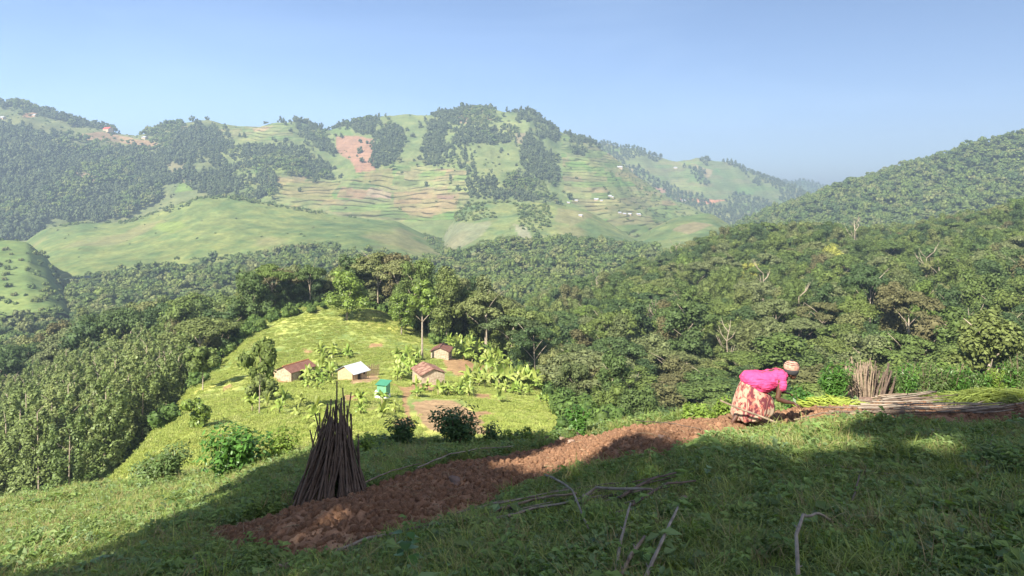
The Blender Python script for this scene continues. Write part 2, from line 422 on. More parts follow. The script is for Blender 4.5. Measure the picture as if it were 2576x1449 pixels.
def col_grasshill(x, Y, z, X, y):
    c = base(len(x), (.118, .150, .052)); c = varcol(c, x, Y, 130, 4, .3); c = varcol(c, x, Y, 22, 14, .28, (.8, 0, -.2))
    c = varcol(c, x, Y*.4+z*3, 9, 24, .22)
    r = X > 1110
    c[r] = c[r]*np.array([1.0, 1.0, 1.15])
    a = np.clip((fbm(x/90, Y/90, 41, 3)-.25)*4, 0, 1)[:, None]; c = c*(1-a*.5)+np.array((.19, .16, .08))*a*.5
    paint(c, X, y, [(390, 560), (450, 555), (470, 572), (430, 590), (385, 575)], (.15, .20, .05), .7, 10, x, Y)
    paint(c, X, y, [(1130, 560), (1230, 555), (1210, 590), (1160, 620), (1120, 625)], (.20, .19, .13), .5, 20, x, Y)
    paint(c, X, y, [(1290, 560), (1320, 570), (1340, 600), (1300, 610)], (.3, .27, .2), .5, 14, x, Y)
    paint(c, X, y, [(1400, 525), (1500, 540), (1440, 570), (1390, 550)], (.19, .16, .09), .5, 14, x, Y)
    paint(c, X, y, [(1690, 570), (1740, 555), (1790, 565), (1740, 590)], (.20, .15, .10), .6, 14, x, Y)
    return c, None
FIELDS = [([(845, 340), (938, 348), (940, 428), (893, 432), (880, 400), (850, 382)], (.26, .15, .10)),
          ([(693, 443), (770, 455), (858, 462), (835, 488), (850, 512), (770, 505), (700, 490)], (.23, .205, .09)),
          ([(620, 398), (690, 400), (720, 430), (690, 445), (650, 420)], (.17, .205, .065)),
          ([(860, 470), (930, 478), (915, 500), (850, 495)], (.26, .175, .11)),
          ([(935, 425), (985, 425), (985, 470), (880, 455)], (.225, .20, .09)),
          ([(988, 483), (1070, 482), (1158, 487), (1148, 527), (1085, 547), (1030, 543), (988, 520)], (.255, .20, .105)),
          ([(1100, 490), (1150, 490), (1140, 500), (1100, 500)], (.24, .16, .12)),
          ([(930, 470), (985, 485), (980, 500), (920, 492)], (.27, .21, .15)), ([(1150, 290), (1180, 292), (1170, 312), (1150, 310)], (.27, .18, .13)),
          ([(1215, 278), (1232, 276), (1240, 300), (1222, 302)], (.27, .18, .13)), ([(1300, 335), (1330, 335), (1325, 365), (1300, 360)], (.24, .19, .13)),
          ([(1285, 440), (1310, 460), (1300, 495), (1275, 480)], (.24, .21, .13)),
          ([(200, 338), (255, 330), (300, 338), (330, 345), (395, 362), (395, 378), (350, 365), (280, 352), (225, 355)], (.36, .22, .14)),
          ([(60, 286), (100, 282), (95, 294), (60, 296)], (.38, .2, .13)), ([(170, 432), (235, 440), (240, 465), (200, 455)], (.33, .23, .16)),
          ([(270, 355), (310, 345), (290, 370)], (.25, .2, .12)), ([(635, 322), (690, 314), (660, 330), (640, 330)], (.35, .25, .15)),
          ([(690, 302), (740, 298), (740, 306), (700, 308)], (.23, .17, .10)), ([(450, 460), (470, 455), (490, 480), (440, 485)], (.14, .22, .05)),
          ([(0, 300), (60, 290), (130, 320), (140, 345), (60, 330), (0, 310)], (.18, .19, .08)), ([(90, 258), (150, 268), (190, 300), (120, 290)], (.14, .16, .06)),
          ([(820, 318), (880, 318), (885, 342), (840, 345)], (.11, .17, .055)), ([(410, 400), (470, 415), (490, 470), (440, 450)], (.22, .19, .11))]
TERR = [[(620, 395), (700, 395), (860, 455), (940, 410), (1180, 430), (1180, 550), (980, 560), (850, 540), (700, 515)],
        [(1410, 340), (1500, 360), (1650, 480), (1800, 580), (1600, 600), (1420, 500)], [(440, 320), (740, 300), (735, 360), (560, 350)]]
def patchwork(x, z, X, y, c, poly, seed, amt, h=13, w=60):
    m = inpoly(X, y, poly)
    row = np.floor((z+4*fbm(x/90, z/90, seed, 2))/h); cell = np.floor(x/w+_hash(row, row*0, seed)*7+.3*fbm(x/60, z/20, seed+3, 2))
    a = _hash(row, cell, seed+1); b = _hash(row, cell, seed+2)
    t = np.stack([.72+.85*a, .8+.3*b+.2*a, .7+.75*a], 1)
    c[m] = c[m]*(1-amt)+c[m]*t[m]*amt
def col_mountain(x, Y, z, X, y):
    c = base(len(x), (.122, .152, .06)); c = varcol(c, x, Y, 120, 4, .25); c = varcol(c, x, z*2, 20, 14, .18, (.8, 0, 0))
    for k, p in enumerate(TERR): patchwork(x, z, X, y, c, p, 31+k, .8 if k < 2 else .5)
    l = X < 560; c[l] = c[l]*np.array([.9, .85, .95])
    for i_, (p, cc) in enumerate(FIELDS): paint(c, X, y, p, np.array(cc)*(.95 if i_ == 0 else .8), .95 if i_ == 0 else .7, 7, x, Y)
    patchwork(x, z, X, y, c, [(620, 395), (1180, 395), (1180, 560), (640, 540)], 77, .3, 9, 45)
    t = np.zeros(len(x))
    for p in TERR: t[inpoly(X, y, p)] = 1
    t[inpoly(X, y, FIELDS[0][0])] = .3
    return c, t
def col_second(x, Y, z, X, y):
    c = base(len(x), (.115, .15, .055)); c = varcol(c, x, Y, 150, 4, .25); patchwork(x, z, X, y, c, [(1300, 300), (2300, 300), (2300, 650), (1300, 650)], 5, .6, 16, 90)
    for p, cc in [([(1520, 400), (1600, 430), (1570, 450), (1530, 430)], TAN), ([(1690, 500), (1830, 503), (1790, 512), (1740, 510)], (.42, .2, .12)),
                  ([(1640, 470), (1690, 480), (1650, 490)], PINK), ([(1740, 410), (1800, 430), (1780, 450)], TAN)]: paint(c, X, y, p, cc, .9, 8, x, Y)
    return c, np.ones(len(x))*.5
def col_third(x, Y, z, X, y): return varcol(base(len(x), (.07, .10, .045)), x, Y, 120, 4, .5), None

M_near = ground_mat('near_earth', 3, 12, .3, .6, .05)
M_spur = ground_mat('hill_grass', .5, 2.5, .3, .8, .35)
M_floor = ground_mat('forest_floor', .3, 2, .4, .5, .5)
M_hill = ground_mat('far_grass', .03, .16, .25, .7, 2.5)
M_mtn = ground_mat('mountain_fields', .02, .12, .22, .6, 3, terrace=True)
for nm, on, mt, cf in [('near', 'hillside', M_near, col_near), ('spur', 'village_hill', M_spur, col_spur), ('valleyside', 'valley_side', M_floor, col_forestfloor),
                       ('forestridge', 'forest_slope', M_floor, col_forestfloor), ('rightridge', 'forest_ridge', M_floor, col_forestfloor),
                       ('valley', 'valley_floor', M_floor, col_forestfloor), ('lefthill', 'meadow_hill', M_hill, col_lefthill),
                       ('grasshill', 'grass_hill', M_hill, col_grasshill), ('mountain', 'mountain', M_mtn, col_mountain),
                       ('secondmountain', 'second_mountain', M_mtn, col_second), ('thirdmountain', 'third_mountain', M_hill, col_third)]:
    SHEETS[nm].build(on, mt, cf)
Mg, nt, b = mat_base('lowland'); nt.links.new(ramp(nt, noise(nt, .004, 5), [(.35, (.05, .08, .03)), (.65, (.10, .14, .05))]), b.inputs['Base Color'])
tag(link('ground', new_mesh('ground', [(-60000, -60000, -345), (60000, -60000, -345), (60000, 60000, -345), (-60000, 60000, -345)], [(0, 1, 2, 3)], Mg)), kind='structure')

# ------------------------------------------------------------------ foliage building blocks
ICO = {}
def ico(sub):
    if sub not in ICO:
        bm = bmesh.new(); bmesh.ops.create_icosphere(bm, subdivisions=sub, radius=1)
        ICO[sub] = (np.array([v.co[:] for v in bm.verts]), np.array([[v.index for v in f.verts] for f in bm.faces])); bm.free()
    return ICO[sub]
def leaf_quads(P0, Nrm, size, r, asp=.62):
    """one rhombic leaf per point, roughly facing Nrm"""
    n = len(P0); t = r.normal(size=(n, 3)); t -= (t*Nrm).sum(1)[:, None]*Nrm; t /= np.linalg.norm(t, axis=1)[:, None]+1e-9
    b = np.cross(Nrm, t); s = size[:, None] if hasattr(size, '__len__') else size
    V = np.stack([P0-t*s, P0+b*s*asp-Nrm*s*.15, P0+t*s, P0-b*s*asp-Nrm*s*.15], 1).reshape(-1, 3)
    return V
def crown_mesh(name, clumps, mats, seed, leaves=60, ls=.35, sub=2, fill=.8, jit=.28, up=.35, squash=1.0, droop=0):
    r = np.random.default_rng(seed); Vs = []; Fs = []; mi = []; off = 0
    iv, ifc = ico(sub)
    for (c, rad) in clumps:
        c = np.array(c, float); sq = np.array([1, 1, squash])
        d = 1+jit*r.normal(size=(len(iv), 1))*.6
        V = iv*d*rad*fill*sq+c
        Vs.append(V); f = ifc+off; Fs.append(np.concatenate([f, f[:, 2:3]], 1)); mi.append(np.zeros(len(f), int)); off += len(V)
        if leaves:
            n = leaves; q = r.normal(size=(n, 3)); q[:, 2] += up; q /= np.linalg.norm(q, axis=1)[:, None]
            Pp = c+q*rad*sq*(.78+.36*r.random((n, 1)))
            Nn = q+r.normal(size=(n, 3))*.45+np.array([0, 0, .35]); Nn /= np.linalg.norm(Nn, axis=1)[:, None]
            if droop: Pp[:, 2] -= droop*r.random(n)*rad
            V = leaf_quads(Pp, Nn, ls*(.6+.8*r.random(n)), r)
            k = np.arange(4*n).reshape(n, 4)+off
            Vs.append(V); Fs.append(k); mi.append(np.zeros(n, int)); off += 4*n
    V = np.concatenate(Vs); Fc = np.concatenate(Fs)
    me = bpy.data.meshes.new(name)
    tri = Fc[:, 2] == Fc[:, 3]
    lt = np.where(tri, 3, 4); starts = np.concatenate([[0], np.cumsum(lt)[:-1]])
    keep = np.ones(Fc.shape, bool); keep[tri, 3] = False
    me.vertices.add(len(V)); me.vertices.foreach_set('co', V.astype(np.float32).ravel())
    li = Fc[keep]
    me.loops.add(len(li)); me.loops.foreach_set('vertex_index', li.astype(np.int32))
    me.polygons.add(len(Fc)); me.polygons.foreach_set('loop_start', starts.astype(np.int32))
    me.update(calc_edges=True); me.materials.append(mats)
    return me
def clumps_dome(r, R, H0, H1, n, cr=(.28, .45), flat=1.0):
    out = []
    for i in range(n):
        a = r.random()*2*math.pi; t = r.random()**.6; z = r.random()
        zz = H0+(H1-H0)*z; w = math.sqrt(max(0, 1-((z-.35)/.72)**2))
        out.append(((R*w*t*math.cos(a), R*w*t*math.sin(a), zz), R*(cr[0]+(cr[1]-cr[0])*r.random())))
    return out
def clumps_umbrella(r, R, H0, H1, n):
    out = []
    for i in range(n):
        a = r.random()*2*math.pi; t = r.random()**.5
        zz = H1-(H1-H0)*(t**2*.75+.25*r.random()); out.append(((R*t*math.cos(a), R*t*math.sin(a), zz), R*(.17+.13*r.random())))
    return out
def clumps_spire(r, R, H0, H1, n):
    out = []
    for i in range(n):
        z = i/n; a = r.random()*2*math.pi; w = R*(1-z)**.6*(.35+.65*min(1, z*4)); t = r.random()**.5
        out.append(((w*t*math.cos(a), w*t*math.sin(a), H0+(H1-H0)*z), R*(.25+.25*r.random())*(1-.5*z)))
    return out
def clumps_plumes(r, R, H0, H1, npl, per):
    out = []
    for k in range(npl):
        a = r.random()*6.283; d = R*.62*math.sqrt(r.random()); top = H1*(.72+.28*r.random()) if k else H1; lo_ = H0+(H1-H0)*.35*r.random(); bx, by = math.cos(a)*d, math.sin(a)*d
        if k == 0: bx = by = 0
        for i in range(per):
            t = i/(per-1); w = R*.30*math.sin(math.pi*(.18+.72*t))
            out.append(((bx*(1+.3*t)+r.normal()*w*.8, by*(1+.3*t)+r.normal()*w*.8, lo_+(top-lo_)*t), R*(.16+.16*r.random())*(1.25-.6*t)))
    return out
def trunk_mesh(name, H, r0, mat, limbs, seed, lean=.04, forks=5, hf=.55, spread=3):
    r = random.Random(seed); m = MB(); pts = []
    for i in range(6):
        t = i/5; pts.append((lean*H*t*math.sin(seed), lean*H*t*t*math.cos(seed*2), H*t-.6))
    m.tube(pts, [r0*(1.35 if i == 0 else 1-.12*i) for i in range(6)], 7)
    top = pts[-1]
    for k in range(forks):
        a = 2*math.pi*(k+r.random()*.6)/forks; b0 = pts[3+k % 3]
        L = spread*(.7+.6*r.random())
        p1 = (b0[0]+math.cos(a)*L*.5, b0[1]+math.sin(a)*L*.5, b0[2]+L*.55)
        p2 = (b0[0]+math.cos(a)*L, b0[1]+math.sin(a)*L, b0[2]+L*1.0)
        m.tube([b0, p1, p2], [r0*.45, r0*.3, r0*.12], 5)
    return m.mesh(name, mat, True)
M_bark = simple('pale_bark', (.42, .36, .28), (.22, .17, .12), 1.5, .9)
M_barkd = simple('dark_bark', (.12, .09, .06), (.2, .16, .12), 1.5, .9)
G1 = [(.055, .088, .026), (.085, .125, .032), (.112, .148, .036), (.066, .108, .032), (.130, .155, .046), (.092, .132, .032), (.148, .160, .06), (.052, .086, .030), (.102, .140, .034)]
M_leaf = foliage('forest_leaves', G1, .6, .2, .12)
M_euc = foliage('eucalyptus_leaves', [(.12, .168, .052), (.145, .19, .058), (.17, .21, .07), (.125, .172, .05), (.185, .215, .075)], .5, .25, .2)
M_pine = foliage('plantation_leaves', [(.055, .075, .038), (.07, .092, .044), (.085, .105, .05), (.06, .085, .036)], .7, .1)
M_yel = foliage('yellow_leaves', [(.26, .26, .05), (.24, .26, .06)], .6, .2, .1)
M_rust = foliage('rusty_leaves', [(.15, .10, .045), (.13, .105, .05)], .7, .1)
M_lush = foliage('lush_leaves', [(.125, .185, .032), (.14, .20, .036)], .45, .35, .18)
M_pale = foliage('pale_leaves', [(.125, .145, .06), (.115, .14, .055)], .6, .2, .1)
M_ban = foliage('banana_leaf', [(.19, .28, .05), (.24, .31, .065), (.28, .32, .085), (.17, .26, .045)], .45, .35, .25, island=.3)
M_banst = simple('banana_stem', (.35, .33, .15), (.2, .17, .08), 3)
R0 = np.random.default_rng(11)
M_leafd = foliage('deep_leaves', [(.042, .072, .025), (.052, .085, .028)], .6, .2, .1); M_leafy = foliage('fresh_leaves', [(.095, .145, .03), (.12, .155, .042)], .6, .2, .15)
M_leafb = foliage('brownish_leaves', [(.105, .11, .045), (.115, .105, .05)], .7, .1, .1)
CROWNS = []   # (mesh, trunk mesh) in metres
for i in range(4):
    H = 17; CROWNS.append((crown_mesh('crown', clumps_dome(R0, 5.8, 4.5, 15.5, 26), M_leaf, 20+i, 190, .31, fill=.6), trunk_mesh('trunk', 12, .32, M_bark, 4, i+1)))
for i in range(3):
    CROWNS.append((crown_mesh('crown', clumps_umbrella(R0, 7.2, 12.5, 17, 34), M_leaf, 30+i, 130, .31, 1, squash=.45, fill=.6), trunk_mesh('trunk', 13, .3, M_bark, 5, i+5, spread=4.5)))
for i in range(3):
    CROWNS.append((crown_mesh('crown', clumps_dome(R0, 4.2, 4, 18.5, 26, (.30, .5)), M_leaf, 40+i, 170, .31, fill=.6), trunk_mesh('trunk', 14, .26, M_bark, 4, i+9)))
EUCS = []
for i in range(4):
    EUCS.append((crown_mesh('crown', clumps_plumes(R0, 3.9+.4*(i % 2), (6.5, 3.0, 4.5, 2.2)[i], 21.5-1.5*(i % 3), 6, 8+i % 3), M_euc, 50+i, 70, .27, 1, squash=1.25, droop=.6, fill=.55), trunk_mesh('trunk', 19, .20, M_bark, 3, i+20, .02, 4, spread=1.8)))
FAR = []      # light versions for distant woods
for i in range(4): FAR.append(crown_mesh('far_broadleaf', clumps_dome(R0, 5.4, 5, 14, 12, (.3, .5)), M_leaf, 60+i, 26, .8, 1, .88))
for i in range(2): FAR.append(crown_mesh('far_umbrella', clumps_umbrella(R0, 6.8, 10, 13.5, 13), M_leaf, 70+i, 18, .8, 1, .9, squash=.5))
FARP = []
for i in range(4): FARP.append(crown_mesh('far_plantation_tree', clumps_dome(R0, 4.4, 3, 13.5, 11, (.34, .52)), M_pine, 80+i, 26, .95, 1, .92, squash=1.15))
BUSHES = [crown_mesh('far_bush', clumps_dome(R0, 2.4, .3, 2.4, 7, (.35, .55)), M_leaf, 90+i, 26, .4, 1, .9) for i in range(3)]

def gn_scatter(name, pts, rot, scl, idx, meshes, protoname, label=None, kind='stuff', cat=None):
    pc = bpy.data.collections.new(name+'_kinds')
    for i, me in enumerate(meshes):
        o = bpy.data.objects.new('%s.%03d' % (protoname, i+1), me); pc.objects.link(o)
    me = bpy.data.meshes.new(name); n = len(pts)
    me.vertices.add(n); me.vertices.foreach_set('co', np.asarray(pts, np.float32).ravel())
    for an, dat in (('rot', rot), ('scl', scl)):
        a = me.attributes.new(an, 'FLOAT_VECTOR', 'POINT'); a.data.foreach_set('vector', np.asarray(dat, np.float32).ravel())
    a = me.attributes.new('idx', 'INT', 'POINT'); a.data.foreach_set('value', np.asarray(idx, np.int32))
    o = link(name, me); tag(o, label=label, kind=kind, cat=cat)
    g = bpy.data.node_groups.new(name+'_nodes', 'GeometryNodeTree')
    g.interface.new_socket('Geometry', in_out='INPUT', socket_type='NodeSocketGeometry'); g.interface.new_socket('Geometry', in_out='OUTPUT', socket_type='NodeSocketGeometry')
    gi = g.nodes.new('NodeGroupInput'); go = g.nodes.new('NodeGroupOutput'); ip = g.nodes.new('GeometryNodeInstanceOnPoints')
    ci = g.nodes.new('GeometryNodeCollectionInfo'); ci.inputs['Collection'].default_value = pc
    ci.inputs['Separate Children'].default_value = True; ci.inputs['Reset Children'].default_value = True
    g.links.new(gi.outputs[0], ip.inputs['Points']); g.links.new(ci.outputs[0], ip.inputs['Instance']); ip.inputs['Pick Instance'].default_value = True
    for an, ty, so in (('idx', 'INT', 'Instance Index'), ('rot', 'FLOAT_VECTOR', 'Rotation'), ('scl', 'FLOAT_VECTOR', 'Scale')):
        na = g.nodes.new('GeometryNodeInputNamedAttribute'); na.data_type = ty; na.inputs[0].default_value = an
        g.links.new(na.outputs[0], ip.inputs[so])
    g.links.new(ip.outputs[0], go.inputs[0])
    md = o.modifiers.new('scatter', 'NODES'); md.node_group = g
    return o
def owner(x, Y):
    names = list(SHEETS); Z = np.stack([SHEETS[n].z(x, Y) for n in names]); k = Z.argmax(0)
    return np.array(names)[k], Z.max(0)
def visible(x, Y, z, steps=90):
    """is the point at height z seen over the land in front of it"""
    v = np.ones(len(x), bool); t = np.linspace(0.02, .985, steps)**1.5
    for k in t:
        xx, yy = x*k, Y*k; m = yy > 3
        v &= ~(m & (terrain(xx, yy) > z*k))
    return v
def spread(sheet, n, Xr, Yr, poly=None, seed=0, notpoly=(), dens=None, sp=0, vis=None, anysheet=False, margin=True):
    """random points on one hill, uniform in world area; poly is the outline of the wood on that hill"""
    r = np.random.default_rng(seed)
    Y = np.sqrt(r.random(n)*(Yr[1]**2-Yr[0]**2)+Yr[0]**2); X = Xr[0]+(Xr[1]-Xr[0])*r.random(n); x = (X-CX)/F*Y
    ow, z = owner(x, Y); m = np.ones(n, bool) if anysheet else (ow == sheet)
    y = HZ-z/Y*F
    if poly is not None:
        q = np.zeros(n, bool)
        wx = 16*fbm(x/40, Y/90, 301, 4); wy = 11*fbm(x/40, Y/90, 302, 4)
        for p in poly: q |= inpoly(X+wx*(Yr[0] > 600), y+wy*(Yr[0] > 600), p)
        m &= q
    for p in notpoly: m &= ~inpoly(X, y, p)
    if dens is not None: m &= r.random(n) < dens(x, Y, X, y)
    x, Y, z, X, y = x[m], Y[m], z[m], X[m], y[m]
    if vis is not None:
        v = visible(x, Y, z+vis); x, Y, z, X, y = x[v], Y[v], z[v], X[v], y[v]
    if sp:
        cell = {}; keep = []
        for i in range(len(x)):
            k = (int(x[i]//sp), int(Y[i]//sp)); ok = True
            for a in (-1, 0, 1):
                for b in (-1, 0, 1):
                    for j in cell.get((k[0]+a, k[1]+b), ()):
                        if (x[i]-x[j])**2+(Y[i]-Y[j])**2 < sp*sp: ok = False; break
                    if not ok: break
                if not ok: break
            if ok: cell.setdefault(k, []).append(i); keep.append(i)
        x, Y, z, X, y = (a[keep] for a in (x, Y, z, X, y))
    return x, Y, z, X, y
def rs(n, lo, hi, seed, aniso=.12):
    r = np.random.default_rng(seed); s = lo+(hi-lo)*r.random((n, 1)); return s*(1+aniso*(r.random((n, 3))*2-1))
def rz(n, seed, tilt=.06):
    r = np.random.default_rng(seed); a = r.normal(size=(n, 3))*tilt; a[:, 2] = r.random(n)*6.283; return a
exec_stage = 99
# ---- woods far away: one mass each
WOODS = [[(0, 312), (60, 318), (120, 345), (210, 362), (330, 376), (420, 345), (500, 308), (530, 322), (600, 385), (680, 435), (713, 492), (640, 502), (540, 494), (480, 474), (430, 458), (410, 482), (380, 522), (300, 552), (200, 560), (110, 550), (100, 605), (-60, 620), (-450, 620), (-450, 250)],
         [(600, 365), (700, 372), (760, 378), (800, 405), (845, 455), (740, 448), (700, 424), (640, 402), (600, 385)],
         [(740, 302), (790, 304), (845, 385), (838, 394), (800, 374), (760, 345), (738, 325)],
         [(935, 348), (985, 312), (1010, 335), (1020, 362), (1010, 405), (980, 420), (938, 423)],
         [(1075, 308), (1125, 306), (1122, 352), (1105, 422), (1065, 418), (1072, 352)],
         [(1092, 290), (1158, 270), (1248, 280), (1248, 308), (1175, 318), (1125, 306)],
         [(1142, 325), (1292, 322), (1308, 370), (1208, 362), (1192, 367), (1152, 367)],
         [(1332, 338), (1372, 378), (1402, 402), (1412, 435), (1405, 458), (1352, 455), (1308, 415), (1315, 362)],
         [(1175, 455), (1225, 455), (1268, 486), (1275, 458), (1292, 440), (1325, 446), (1392, 490), (1415, 522), (1378, 505), (1225, 505), (1178, 488)],
         [(1275, 282), (1318, 273), (1358, 295), (1412, 328), (1378, 318), (1302, 295)], [(1345, 332), (1408, 332), (1405, 352), (1352, 348)],
         [(1432, 340), (1488, 347), (1490, 366), (1432, 359)], [(1438, 378), (1467, 378), (1467, 388), (1438, 387)],
         [(879, 303), (925, 300), (958, 308), (935, 340), (889, 335)], [(815, 315), (845, 312), (870, 308), (880, 318), (830, 322)], [(640, 316), (660, 313), (660, 320)],
         [(690, 300), (715, 298), (715, 304), (690, 306)], [(385, 322), (430, 312), (460, 322), (440, 335), (380, 342)], [(190, 300), (300, 322), (380, 335), (380, 345), (280, 335), (190, 312)], [(-450, 240), (40, 255), (100, 276), (190, 300), (190, 312), (100, 292), (30, 270), (-450, 270)]]
HOLES = [[(200, 338), (255, 332), (330, 345), (400, 362), (400, 382), (350, 372), (225, 358)], [(170, 434), (235, 442), (240, 468), (190, 460)], [(160, 348), (230, 366), (205, 385), (165, 370)], [(405, 470), (440, 460), (490, 485), (470, 492), (420, 488)], [(410, 415), (460, 420), (470, 440), (430, 440)], [(480, 420), (530, 410), (540, 425), (500, 435)]]
pts = []; 
def stack(*ls): return [np.concatenate(a) for a in zip(*ls)]
A = spread('mountain', 110000, (-420, 1520), (1350, 2290), WOODS, 1, HOLES, sp=8)
A = stack(A, spread('mountain', 40000, (700, 1900), (1350, 2290), [[(1115, 372), (1195, 375), (1205, 448), (1175, 442), (1158, 425), (1112, 422)], [(1480, 345), (1560, 385), (1560, 400), (1470, 352)]], 2, sp=15))
sx, sY, sz, sX, sy = spread('mountain', 60000, (-420, 1520), (1350, 2290), WOODS, 101, HOLES, sp=17)
q_ = np.random.default_rng(5); jx, jY = sx+q_.normal(size=len(sx))*26, sY+q_.normal(size=len(sx))*40; jz = SHEETS['mountain'].z(jx, jY); g_ = (jz > -500) & (owner(jx, jY)[0] == 'mountain')
A = stack(A, (jx[g_], jY[g_], jz[g_], sX[g_], sy[g_]))
dd_ = fbm(A[0]/60, A[1]/110, 55, 3); kp = np.random.default_rng(8).random(len(dd_)) < np.clip(1.4+2.2*dd_, .35, 1); A = [a[kp] for a in A]
n = len(A[0]); big = 1.0+.35*np.clip((700-A[3])/700, 0, 1)
gn_scatter('mountain_woods', np.stack(A[:3], 1)-[0, 0, 1], rz(n, 3), rs(n, .5, 1.35, 4, .22)*big[:, None], np.where(fbm(A[0]/90, A[1]/150, 66, 3) > .22, 4+R0.integers(0, 2, n), R0.integers(0, 4, n)), FARP+[FAR[0], FAR[2]], 'far_plantation_tree', 'blue-green plantation woods in dark blocks across the far mountain')
# scattered small trees and hedges on the mountain
def d_lone(x, Y, X, y): return .012+.25*(inpoly(X, y, [(0, 250), (420, 330), (500, 400), (400, 560), (0, 600)]))+.12*inpoly(X, y, [(1115, 300), (1300, 420), (1290, 560), (1150, 560)])+.10*inpoly(X, y, [(1520, 420), (1700, 510), (1900, 600), (1500, 600)])
B = spread('mountain', 14000, (-420, 1900), (1350, 2260), None, 5, dens=d_lone, sp=12)
C_ = spread('grasshill', 30000, (-300, 1600), (1000, 1500), [[(1142, 520), (1175, 492), (1212, 500), (1242, 556), (1142, 556)], [(1288, 510), (1378, 520), (1392, 572), (1358, 595), (1308, 570)], [(1165, 492), (1290, 508), (1250, 515), (1170, 512)],
     [(1050, 560), (1100, 600), (1160, 660), (1180, 690), (1140, 690), (1080, 610)], [(330, 552), (430, 520), (500, 496), (590, 490), (720, 520), (900, 541), (900, 546), (720, 526), (590, 498), (500, 504), (430, 528), (330, 560), (150, 566), (150, 558)]], 6, sp=7)
D_ = spread('grasshill', 1500, (110, 1850), (1050, 1400), None, 7, dens=lambda x, Y, X, y: .05, sp=14)
E_ = spread('lefthill', 2500, (-300, 200), (620, 930), None, 8, dens=lambda x, Y, X, y: .07+.4*inpoly(X, y, [(70, 590), (110, 610), (170, 690), (190, 760), (140, 720)]), sp=6)
L = stack(B, C_, E_, D_); n = len(L[0]); sc_l = rs(n, .7, 1.8, 7); sc_l[-len(D_[0]):] *= .55
gn_scatter('far_bushes', np.stack(L[:3], 1)-[0, 0, .3], rz(n, 6), sc_l, R0.integers(0, 3, n), BUSHES, 'far_bush', 'dark bushes and hedges dotted over the far grass hills and fields')
# second and third mountain woods
def d2(x, Y, X, y): return np.clip((fbm(x/130, Y/260, 12, 3)-.02)*5, 0, 1)
A = stack(spread('secondmountain', 50000, (1380, 2200), (2350, 3320), None, 9, dens=d2, sp=15), spread('thirdmountain', 9000, (1880, 2250), (4000, 4700), None, 10, dens=lambda x, Y, X, y: .7+0*x, sp=22))
n = len(A[0])
gn_scatter('distant_woods', np.stack(A[:3], 1)-[0, 0, 1], rz(n, 11), rs(n, .8, 1.5, 12), R0.integers(0, 4, n), FARP, 'distant_tree', 'hazy blue woods on the farthest mountains')
A = spread('valley', 60000, (-350, 2100), (360, 1120), None, 13, sp=8.2, vis=15, dens=lambda x, Y, X, y: 1-.9*inpoly(X, y, [(-500, 690), (150, 680), (180, 780), (-500, 790)]))
A2 = spread('grasshill', 30000, (-350, 1900), (950, 1300), [[(-350, 720), (160, 715), (300, 690), (500, 668), (650, 652), (800, 628), (900, 650), (1130, 660), (1180, 645), (1250, 620), (1400, 622), (1540, 620), (1600, 640), (1700, 655), (1700, 720), (-350, 760)]], 14, sp=9, vis=15)
A = stack(A, A2); n = len(A[0])
gn_scatter('valley_forest', np.stack(A[:3], 1)-[0, 0, 1], rz(n, 15), rs(n, .65, 1.35, 16, .2), R0.integers(0, 6, n), FAR, 'valley_tree', 'grey-green forest filling the valley floor behind the grassy knoll')
A = spread('rightridge', 90000, (1650, 2950), (900, 1660), None, 17, sp=9.0, vis=18); n = len(A[0])
gn_scatter('ridge_forest', np.stack(A[:3], 1)-[0, 0, 1], rz(n, 18), rs(n, .7, 1.55, 19, .25), R0.integers(0, 6, n), FAR, 'ridge_tree', 'hazy rainforest covering the far right ridge')
# light direction: sun behind the camera to the left
SUNEL = 41; SUNAZ = 213
SUNDIR = (math.sin(math.radians(SUNAZ))*math.cos(math.radians(SUNEL)), math.cos(math.radians(SUNAZ))*math.cos(math.radians(SUNEL)), math.sin(math.radians(SUNEL)))
USE_HAZE = True
# ------------------------------------------------------------------ single trees
def copy_tree(proto, parts, loc, rzv, sc):
    e = bpy.data.objects.new(proto, None); COL.objects.link(e); e.location = loc; e.rotation_euler = (0, 0, rzv); e.scale = sc; e.empty_display_size = .5
    for nm, me in parts:
        c = bpy.data.objects.new(nm, me); COL.objects.link(c); c.parent = e
    return e
def tree(name, pair, loc, rzv, s, label, cat='tree', group=None):
    sc = s if hasattr(s, '__len__') else (s, s, s)
    e = copy_tree(name, (('trunk', pair[1]), ('crown', pair[0])), loc, rzv, sc)
    return tag(e, label, cat, group)
SPECIAL = []   # keep clear circles (x, Y, r)
def clear(A):
    x, Y = A[0], A[1]; m = np.ones(len(x), bool)
    for (a, b, r) in SPECIAL: m &= (x-a)**2+(Y-b)**2 > r*r
    return tuple(q[m] for q in A)
def recol(me, mat, name):
    m = me.copy(); m.materials.clear(); m.materials.append(mat); m.name = name; return m
